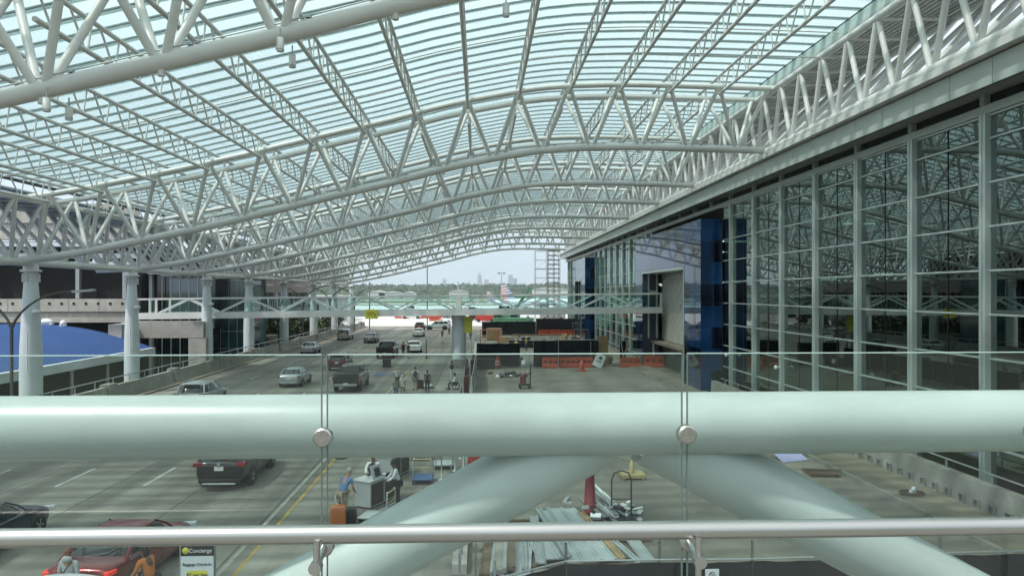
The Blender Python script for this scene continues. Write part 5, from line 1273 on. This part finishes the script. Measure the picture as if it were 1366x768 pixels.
q = G(1050,612); t = thing('lavender_panel', 'pale lavender panel tilted on the slab, peeking above the right diagonal tube', 'panel', (q.x,q.y,.01)); bevel(MB().obox((0,0,.25),1.4,1.2,.06,R(20),R(25)).build('panel', mat('lavender',(.40,.40,.62),.6), t, local=True), .01); MB().box(-.3,.3,.2,.3,0,.2).build('foot', wood, t, local=True)
q = G(1216,664); t = thing('hose_coil', 'flat oval coil with a pale fitting lying on the right pavement', 'hose', (q.x,q.y,.15))
b = MB(); b.tube([(.42*math.cos(a*.4),.3*math.sin(a*.4),.05+.0008*a) for a in range(48)], .035, 8); b.build('hose', mat('brown hose',(.12,.09,.07),.6), t, local=True); MB().obox((.05,0,.12),.3,.12,.1,.5).ell((.12,.05,.2),.09,.07,.07).build('fitting', whitep, t, local=True)
for i, (px, py) in enumerate(((815,742),(866,742))):
    pass
# ---------------------------------------------------------------- trees by the left building
leafm = mat('leaf green', (.055,.085,.03), .6, var=.45, vscale=.9); leafd = mat('leaf dark green', (.035,.06,.025), .6, var=.4, vscale=1.2); bark = mat('bark', (.09,.07,.05), .9, var=.3, vscale=3)
def tree(x, y, z, h, r, label, n=900, group='trees by the lower road', seed=0, ls=.30):
    t = thing('tree', label, 'tree', (x,y,z), 0, group); rs = random.Random(seed)
    tk = MB().tube([(x,y,z),(x+.1,y,z+h*.35),(x-.05,y+.1,z+h*.7)], [h*.025,h*.018,h*.008], 8)
    for i in range(7):
        a = rs.uniform(0,6.28); z0 = z+h*rs.uniform(.3,.55); tk.tube([(x,y,z0),(x+r*.6*math.cos(a),y+r*.6*math.sin(a),z0+h*.25)], [h*.01,h*.003], 5)
    tk.build('trunk', bark, t)
    c = MB(); cl = [(Vector((x+rs.uniform(-1,1)*r*.7, y+rs.uniform(-1,1)*r*.7, z+h*rs.uniform(.38,.88))), r*rs.uniform(.25,.5)) for _ in range(16)]
    for i in range(n):
        p0, rr = cl[i % 16]; v = Vector((rs.gauss(0,1),rs.gauss(0,1),rs.gauss(0,.8))).normalized()*rr*rs.uniform(.55,1.05); p_ = p0+v
        a = Vector((rs.uniform(-1,1),rs.uniform(-1,1),rs.uniform(-.6,.6))).normalized(); b_ = a.cross(Vector((rs.uniform(-1,1),rs.uniform(-1,1),rs.uniform(-1,1)))).normalized()
        s = ls*rs.uniform(.6,1.3); c.cm = rs.choice([0,0,1]); c.add([p_-a*s,p_-b_*s*.6,p_+a*s,p_+b_*s*.6], [(0,1,2,3)])
    c.build('crown', [leafm,leafd], t, fixn=False)
for i, (px, y, h) in enumerate(((340,104,9),(352,110,9),(366,112,9.5),(378,118,9),(398,124,9.5),(412,128,9),(434,140,9),(446,146,9))):
    X_ = min(W(px,400,y).x, -28.6); tree(X_, y, -5, h, 2.9, 'dark green bushy tree behind the left parapet and the tapered columns, %s from the left' % ORD[i], 1500, seed=i)
for i, (px, y, h) in enumerate(((404,176,11),(395,172,10))): tree(W(px,390,y).x-3, y, 0, h, 3.5, ['green tree against the end of the pinkish building','second green tree just left of it by the pinkish building'][i], 1200, seed=40+i)
# ---------------------------------------------------------------- far woods, skyline, airfield things
rs = random.Random(77)
fw = MB(); wm = [mat('far wood a', (.035,.065,.03), .9, var=.3, vscale=.02), mat('far wood b', (.05,.08,.04), .9, var=.3, vscale=.02), mat('far wood c', (.035,.06,.03), .9, var=.3, vscale=.02)]
def clump(x, y, z, r, hh):
    n, m = 7, 4; vs = []; fs = []
    for i in range(m+1):
        th = math.pi*i/m*.6
        for j in range(n):
            a = 2*math.pi*j/n+rs.uniform(-.2,.2); q_ = r*rs.uniform(.75,1.2); vs.append((x+q_*math.sin(th+.15)*math.cos(a), y+q_*math.sin(th+.15)*math.sin(a), z+hh*math.cos(th)*rs.uniform(.85,1.1)))
    for i in range(m):
        for j in range(n): fs.append((i*n+j, i*n+(j+1) % n, (i+1)*n+(j+1) % n, (i+1)*n+j))
    fw.cm = rs.choice([0,1,2]); fw.add(vs, fs, False)
for row in range(9):
    y = 1150+row*90; n = 230
    for i in range(n):
        x = -1100+i*(2100/n)+rs.uniform(-5,5); yy = y+rs.uniform(-40,40)
        hill = row*1.5+3*noise.noise(Vector((x*.003,row*.4,0)))*row*.35
        clump(x, yy, hill-10, rs.uniform(9,17), rs.uniform(21,26)*(.85+.03*row)*(.85 if row < 2 else 1))
tag(fw.build('far_woods', wm, None, fixn=False), 'band of green woods along the horizon beyond the airfield', 'woods', kind='stuff')
hl = MB(); X = xs(-2500,2500,100)
hl.loft([[(x,y,-3),(x,y+.1,z+8*noise.noise(Vector((x*.0016,y*.001,3))))] for x in (-2500,) for y, z in ((0,0),)] * 2) if 0 else None
vs_ = []; nx = len(X)
for r_, (y, z) in enumerate(((1300,-2),(1700,6),(2300,12),(3000,20),(3600,-2))):
    for x in X: vs_.append((x*(1+r_*.2), y, z+(10*noise.noise(Vector((x*.002,y*.001,3))) if 0 < r_ < 4 else 0)))
fs_ = [(r_*nx+i, r_*nx+i+1, (r_+1)*nx+i+1, (r_+1)*nx+i) for r_ in range(4) for i in range(nx-1)]
hl.add(vs_, fs_, True); tag(hl.build('hills', wm[0], None, fixn=False), kind='structure')
towm = mat('far tower concrete', (.30,.32,.35), .6, var=.1, vscale=.01); towg = mat('far tower glass', (.14,.20,.26), .3, var=.1, vscale=.01)
D = 6200.
def tower(px, w_px, ytop, label, steps=(), m=towm, crown=None):
    k = D/F; X_ = W(px,390,D).x; w_ = w_px*k; h = (390-ytop)*k+EYE
    t = thing('skyscraper', label, 'skyscraper', (X_,D,0), 0, 'towers of the hazy city skyline')
    b = MB(); cur = 0; lv = [(1.,1.)] if not steps else steps; z0 = 0; 
    for wf, hf in lv:
        b.box(X_-w_*wf/2, X_+w_*wf/2, D-w_*wf/2, D+w_*wf/2, z0, h*hf); z0 = h*hf+.01
    if crown == 'spire': b.lathe([(w_*.25*lv[-1][0],h),(w_*.1,h*1.08),(.5,h*1.22),(0,h*1.23)], (X_,D,0), 8)
    b.build('shaft', m, t)
    bb_ = MB(); nfl = int(h/14)
    for i in range(nfl):
        z = 6+i*14
        wf = [a for a, c in lv if z < h*c]; wf = wf[0] if wf else lv[-1][0]
        bb_.box(X_-w_*wf/2-.8, X_+w_*wf/2+.8, D-w_*wf/2-.8, D-w_*wf/2-.1, z, z+6)
    bb_.build('window_bands', towg, t)
tower(593,5.0,372,'lone mid-rise tower at the left of the hazy skyline'); tower(620,7,380,'low block at the foot of the hazy skyline, left of the tallest tower'); tower(626,5,376,'stepped low block just left of the tallest tower',((1,.7),(.6,1)))
tower(640,7.5,366,'tallest hazy tower with a stepped crown and spire',((1,.55),(.82,.8),(.6,1.0)),towm,'spire')
tower(649,6,372.5,'medium hazy tower touching the tallest one on its right'); tower(656,7,377,'low wide hazy block between the two tall groups'); tower(662,4,379,'lowest hazy block left of the airliner tail')
tower(681,6,366.5,'pale slab tower right of the airliner tail'); tower(687,5,371,'shorter slab tower just right of the pale slab',(),towg); tower(697,8,378,'low wide hazy block at the right end of the skyline')
tower(609,3,381,'thin low hazy tower right of the lone mid-rise'); tower(604,3,384,'smallest hazy tower of the skyline')
# hangars on the far side of the field
hm_ = mat('far hangar', (.55,.57,.57), .6, var=.1)
for i, (px, w_, h) in enumerate(((502,14,8),(520,18,7),(545,10,7),(612,16,9),(736,30,12))):
    k = 1000/F; X_ = W(px,390,1000).x; t = thing('hangar', 'low white hangar at the far edge of the airfield, %s from the left' % ORD[i], 'hangar', (X_,1000,0), 0, 'hangars across the airfield')
    MB().box(X_-w_*k/2*1.6,X_+w_*k/2*1.6,1000,1030,0,h).build('wall', hm_, t); MB().prism([(X_-w_*k*.82,h+.01),(X_+w_*k*.82,h+.01),(X_,h*1.3)],999,1031,'Y').build('roof', fasc, t)
# airliner
wp = paint('airliner white', (.62,.64,.65), .1); gp_ = paint('airliner grey', (.35,.38,.40), .3)
redt = mat('tail red', (.45,.03,.03), .4); bluet = mat('tail blue', (.02,.06,.22), .4)
def airliner(X_, Y_, rz, label, s=1.):
    t = thing('airliner', label, 'airliner', (X_,Y_,0), rz, 'airliners parked on the apron'); t.scale = (s,s,s)   # nose toward local +X
    rg_ = []
    for x, r, z in ((-20,.15,5.0),(-17,.9,4.7),(-12,1.7,4.1),(-7,1.98,3.8),(12,1.98,3.8),(15,1.9,3.75),(17.5,1.4,3.6),(19,.7,3.4),(19.6,.1,3.3)):
        rg_.append([(x, r*math.cos(a*math.pi/10), z+r*math.sin(a*math.pi/10)) for a in range(20)])
    MB().loft(rg_).build('fuselage', wp, t, local=True)
    fin = [(-19.6,5.2),(-13.2,5.4),(-17.6,12.0),(-20.0,12.0)]
    f = MB(); cols = [redt,wp,bluet]
    N = 12
    def lerp(a,b_,u): return (a[0]+(b_[0]-a[0])*u, a[1]+(b_[1]-a[1])*u)
    for i in range(N):      # flag stripes on the tail: short slanted bars
        for j in range(2):
            A = lerp(fin[0],fin[3],i/N); B = lerp(fin[1],fin[2],i/N); C_ = lerp(fin[1],fin[2],(i+1)/N); D_ = lerp(fin[0],fin[3],(i+1)/N)
            a0, a1 = j/2, (j+1)/2; P = [lerp(A,B,a0),lerp(A,B,a1),lerp(D_,C_,a1),lerp(D_,C_,a0)]
            f.cm = 1 if i % 2 else (0 if j == 0 else 2); f.prism(P, -.16, .16, 'Y')
    f.build('tail_fin', cols, t, local=True)
    for sd in (-1,1):
        m = MB(); m.prism([(-19,sd*.4),(-16,sd*.4),(-18,sd*6.2),(-19.5,sd*6.2)] , 4.9, 5.1); m.build('stabiliser', gp_, t, local=True)
        m = MB(); m.add([(-3,sd*1.6,3.0),(5,sd*1.6,3.0),(-3.2,sd*17,4.3),(-5,sd*17,4.3),(-3,sd*1.6,3.4),(5,sd*1.6,3.4),(-3.2,sd*17,4.45),(-5,sd*17,4.45)], [(0,1,2,3),(7,6,5,4),(0,4,5,1),(1,5,6,2),(2,6,7,3),(3,7,4,0)]); m.build('wing', gp_, t, local=True)
        MB().lathe([(.7,-1.8),(1.05,-1.0),(1.1,1.0),(.95,1.9),(.2,1.5)], (3.5,sd*5.7,2.1), 18, 'X').build('engine', wp, t, local=True)
    b = MB()
    for i in range(34): b.box(-11+i*.75,-10.7+i*.75,-1.995,-1.9,4.15,4.5)
    b.build('cabin_windows', black, t, local=True)
    MB().box(-10,14,-2.0,-1.93,3.2,3.28).build('cheat_line', bluet, t, local=True)
    b = MB()
    for x, y in ((14,0),(-1.5,-3),(-1.5,3)): b.lathe([(0,-.3),(.55,-.3),(.55,.3),(0,.3)], (x,y,.55), 12, 'Y').tube([(x,y,.5),(x,y,2.8)], .15, 6)
    b.build('landing_gear', black, t, local=True)
q = W(657,390,300); airliner(q.x+21, 300, R(-8), 'white airliner with a red white and blue striped tail, nearest of the parked ones', .88)
q = W(650,390,330); airliner(q.x+13, 345, R(5), 'smaller striped tail airliner, just left of the nearest tail', .66)
q = W(712,390,330); airliner(q.x+14, 340, R(-75), 'small airliner behind the scaffold towers', .62)
# light mast
q = W(669,380,250); t = thing('light_mast', 'tall thin apron light mast with twin lamp heads above the airliner tail', 'light mast', (q.x,250,0)); zt_ = W(669,364,250).z
MB().tube([(q.x,250,0),(q.x,250,zt_)], [.3,.15], 8).build('pole', galv, t); b = MB().box(q.x-1.2,q.x+1.2,249.9,250.1,zt_,zt_+.15); b.build('crossarm', galv, t); b = MB()
for sd in (-1,1): b.box(q.x+sd*.9-.45,q.x+sd*.9+.45,249.6,250.3,zt_-.3,zt_-.001)
b.build('lamp_heads', poleg, t)
for i, (px, y, yt, yb) in enumerate(((570,150.5,354,390),(493,150,377,400),(611,240,376,390))):
    q = W(px,yt,y); tag(MB().tube([(q.x,y,0),(q.x,y,q.z)], .12 if i < 2 else .15, 8).lathe([(.2,q.z),(.2,q.z+.2),(0,q.z+.22)], (q.x,y,0), 8).build('thin_mast', galv), ['tall thin mast reaching the last roof arch','thin short mast by the last tapered column','thin mast above the round pier'][i], 'mast')
# apron equipment
def tug(px, y, L, Wd, H, m, label, name='apron_vehicle', rz=0):
    X_ = W(px,420,y).x; t = thing(name, label, 'apron vehicle', (X_,y,.016), rz)
    b = bevel(MB().box(-L/2,L/2,-Wd/2,Wd/2,.35,H*.55).build('chassis', m, t, local=True), .06)
    bevel(MB().box(-L*.48,-L*.08,-Wd*.46,Wd*.46,H*.551,H).build('cab', m, t, local=True), .08)
    b = MB(); b.box(-L*.482,-L*.2,-Wd*.465,Wd*.465,H*.65,H*.9); b.build('cab_windows', darkglass, t, local=True)
    for x in (-L*.33,L*.33):
        for sd in (-1,1): MB().lathe([(0,-.14),(.42,-.14),(.42,.14),(0,.14)], (x,sd*Wd*.45,.42), 14, 'Y').build('wheel', rubber, t, local=True)
gm = mat('green machine', (.04,.14,.07), .5)
for a in ((647,190,5,2.2,3.2,redm,'red baggage tractor beyond the work zone, left one'),(658,196,4.5,2.2,3.0,redm,'red baggage tractor beyond the work zone, right one'),(677,180,7,2.4,2.6,gm,'green ground power machine beyond the black fence, left one'),(696,184,6,2.4,2.4,gm,'green machine beyond the black fence, right one'),
          (638,200,5,2.2,3.4,black,'black service truck left of the red tractors'),(690,230,12,2.5,3.8,whitep,'long white service truck in front of the airliner'),(716,215,8,2.5,3.6,whitep,'white service truck at the foot of the scaffold towers'),(737,205,7,2.5,3.2,mat('grey truck',(.2,.2,.2),.5),'grey service truck beside the last glass bays'),
          (622,235,9,2.5,3.3,whitep,'white box truck seen just right of the pier'),(560,262,9,2.6,3.1,whitep,'white truck far out on the apron, left of centre'),(520,255,10,2.2,1.5,orange,'low orange cart far out on the apron'),(640,250,8,2.4,3.0,whitep,'white truck behind the black service truck')): tug(*a)
for i, px in enumerate((536,568,583,577)):
    q = G(px, 424.5 if i != 2 else 428); barrier(q.x, q.y, R(3*i), 'orange barrier on the sunlit apron, %s from the left' % ORD[[0,1,3,2][i]], 4.2, 1.5)
# jet bridge, tilted boom
q = W(722,400,200); t = thing('boom_lift', 'green boom lift with a slanted arm in front of the far glass', 'boom lift', (q.x-6,200,0)); b = MB().bar((q.x-8,200,1.5),(q.x-3,200,9.0),.6,.8); b.build('arm', gm, t); bevel(MB().box(q.x-10,q.x-6,199,201,.3,1.6).build('base', gm, t), .1)
# scaffold towers
def scaf(px0, px1, ztop, y, label, dense):
    A = W(px0,400,y).x; B = W(px1,400,y).x; t = thing('scaffold_tower', label, 'scaffold', ((A+B)/2,y,0)); m = MB(); d = B-A; yy = [y,y+2.6]
    for x in (A,B) if not dense else (A,(A+B)/2,B):
        for v in yy: m.tube([(x,v,0),(x,v,ztop)], .06, 5)
    m.build('standards', poleg if dense else galv, t); m = MB(); z = .8; k = 0; pl_ = MB()
    while z < ztop:
        for v in yy: m.tube([(A,v,z),(B,v,z)], .05, 5)
        for x in (A,B): m.tube([(x,yy[0],z),(x,yy[1],z)], .05, 5)
        if k % 2 == 0: m.tube([(A,yy[0],z),(B,yy[0],min(ztop,z+2))], .035, 5)
        if dense or k % 3 == 0: pl_.box(A,B,yy[0],yy[1],z+.06,z+.12)
        z += 1.0 if dense else 2.0; k += 1
    m.build('ledgers', poleg if dense else galv, t); pl_.build('platforms', mat('scaffold planks',(.25,.22,.18),.8), t)
scaf(714.5,730,17.0,163.5,'lighter scaffold tower, left one of the two at the end of the facade',False)
scaf(732,747,17.6,163,'dense dark scaffold tower, right one of the two at the end of the facade',True)
# ---------------------------------------------------------------- haze
hz_ = MB().box(-4500,4500,-60,7200,-6.6,620).build('haze', None) if 0 else None
me = MB().box(-4500,4500,-60,7200,-6.6,620).build('haze', roofglass); me.data.materials.clear()
hm = bpy.data.materials.new('haze air'); hm.use_nodes = True; nt = hm.node_tree; nt.nodes.clear()
o = nt.nodes.new('ShaderNodeOutputMaterial'); v = nt.nodes.new('ShaderNodeVolumePrincipled'); v.inputs['Color'].default_value = (.86,.95,1,1); v.inputs['Density'].default_value = .00014; v.inputs['Anisotropy'].default_value = .2
nt.links.new(v.outputs[0], o.inputs['Volume']); me.data.materials.append(hm); tag(me, 'pale haze over the airfield and the far city', 'haze', kind='stuff')
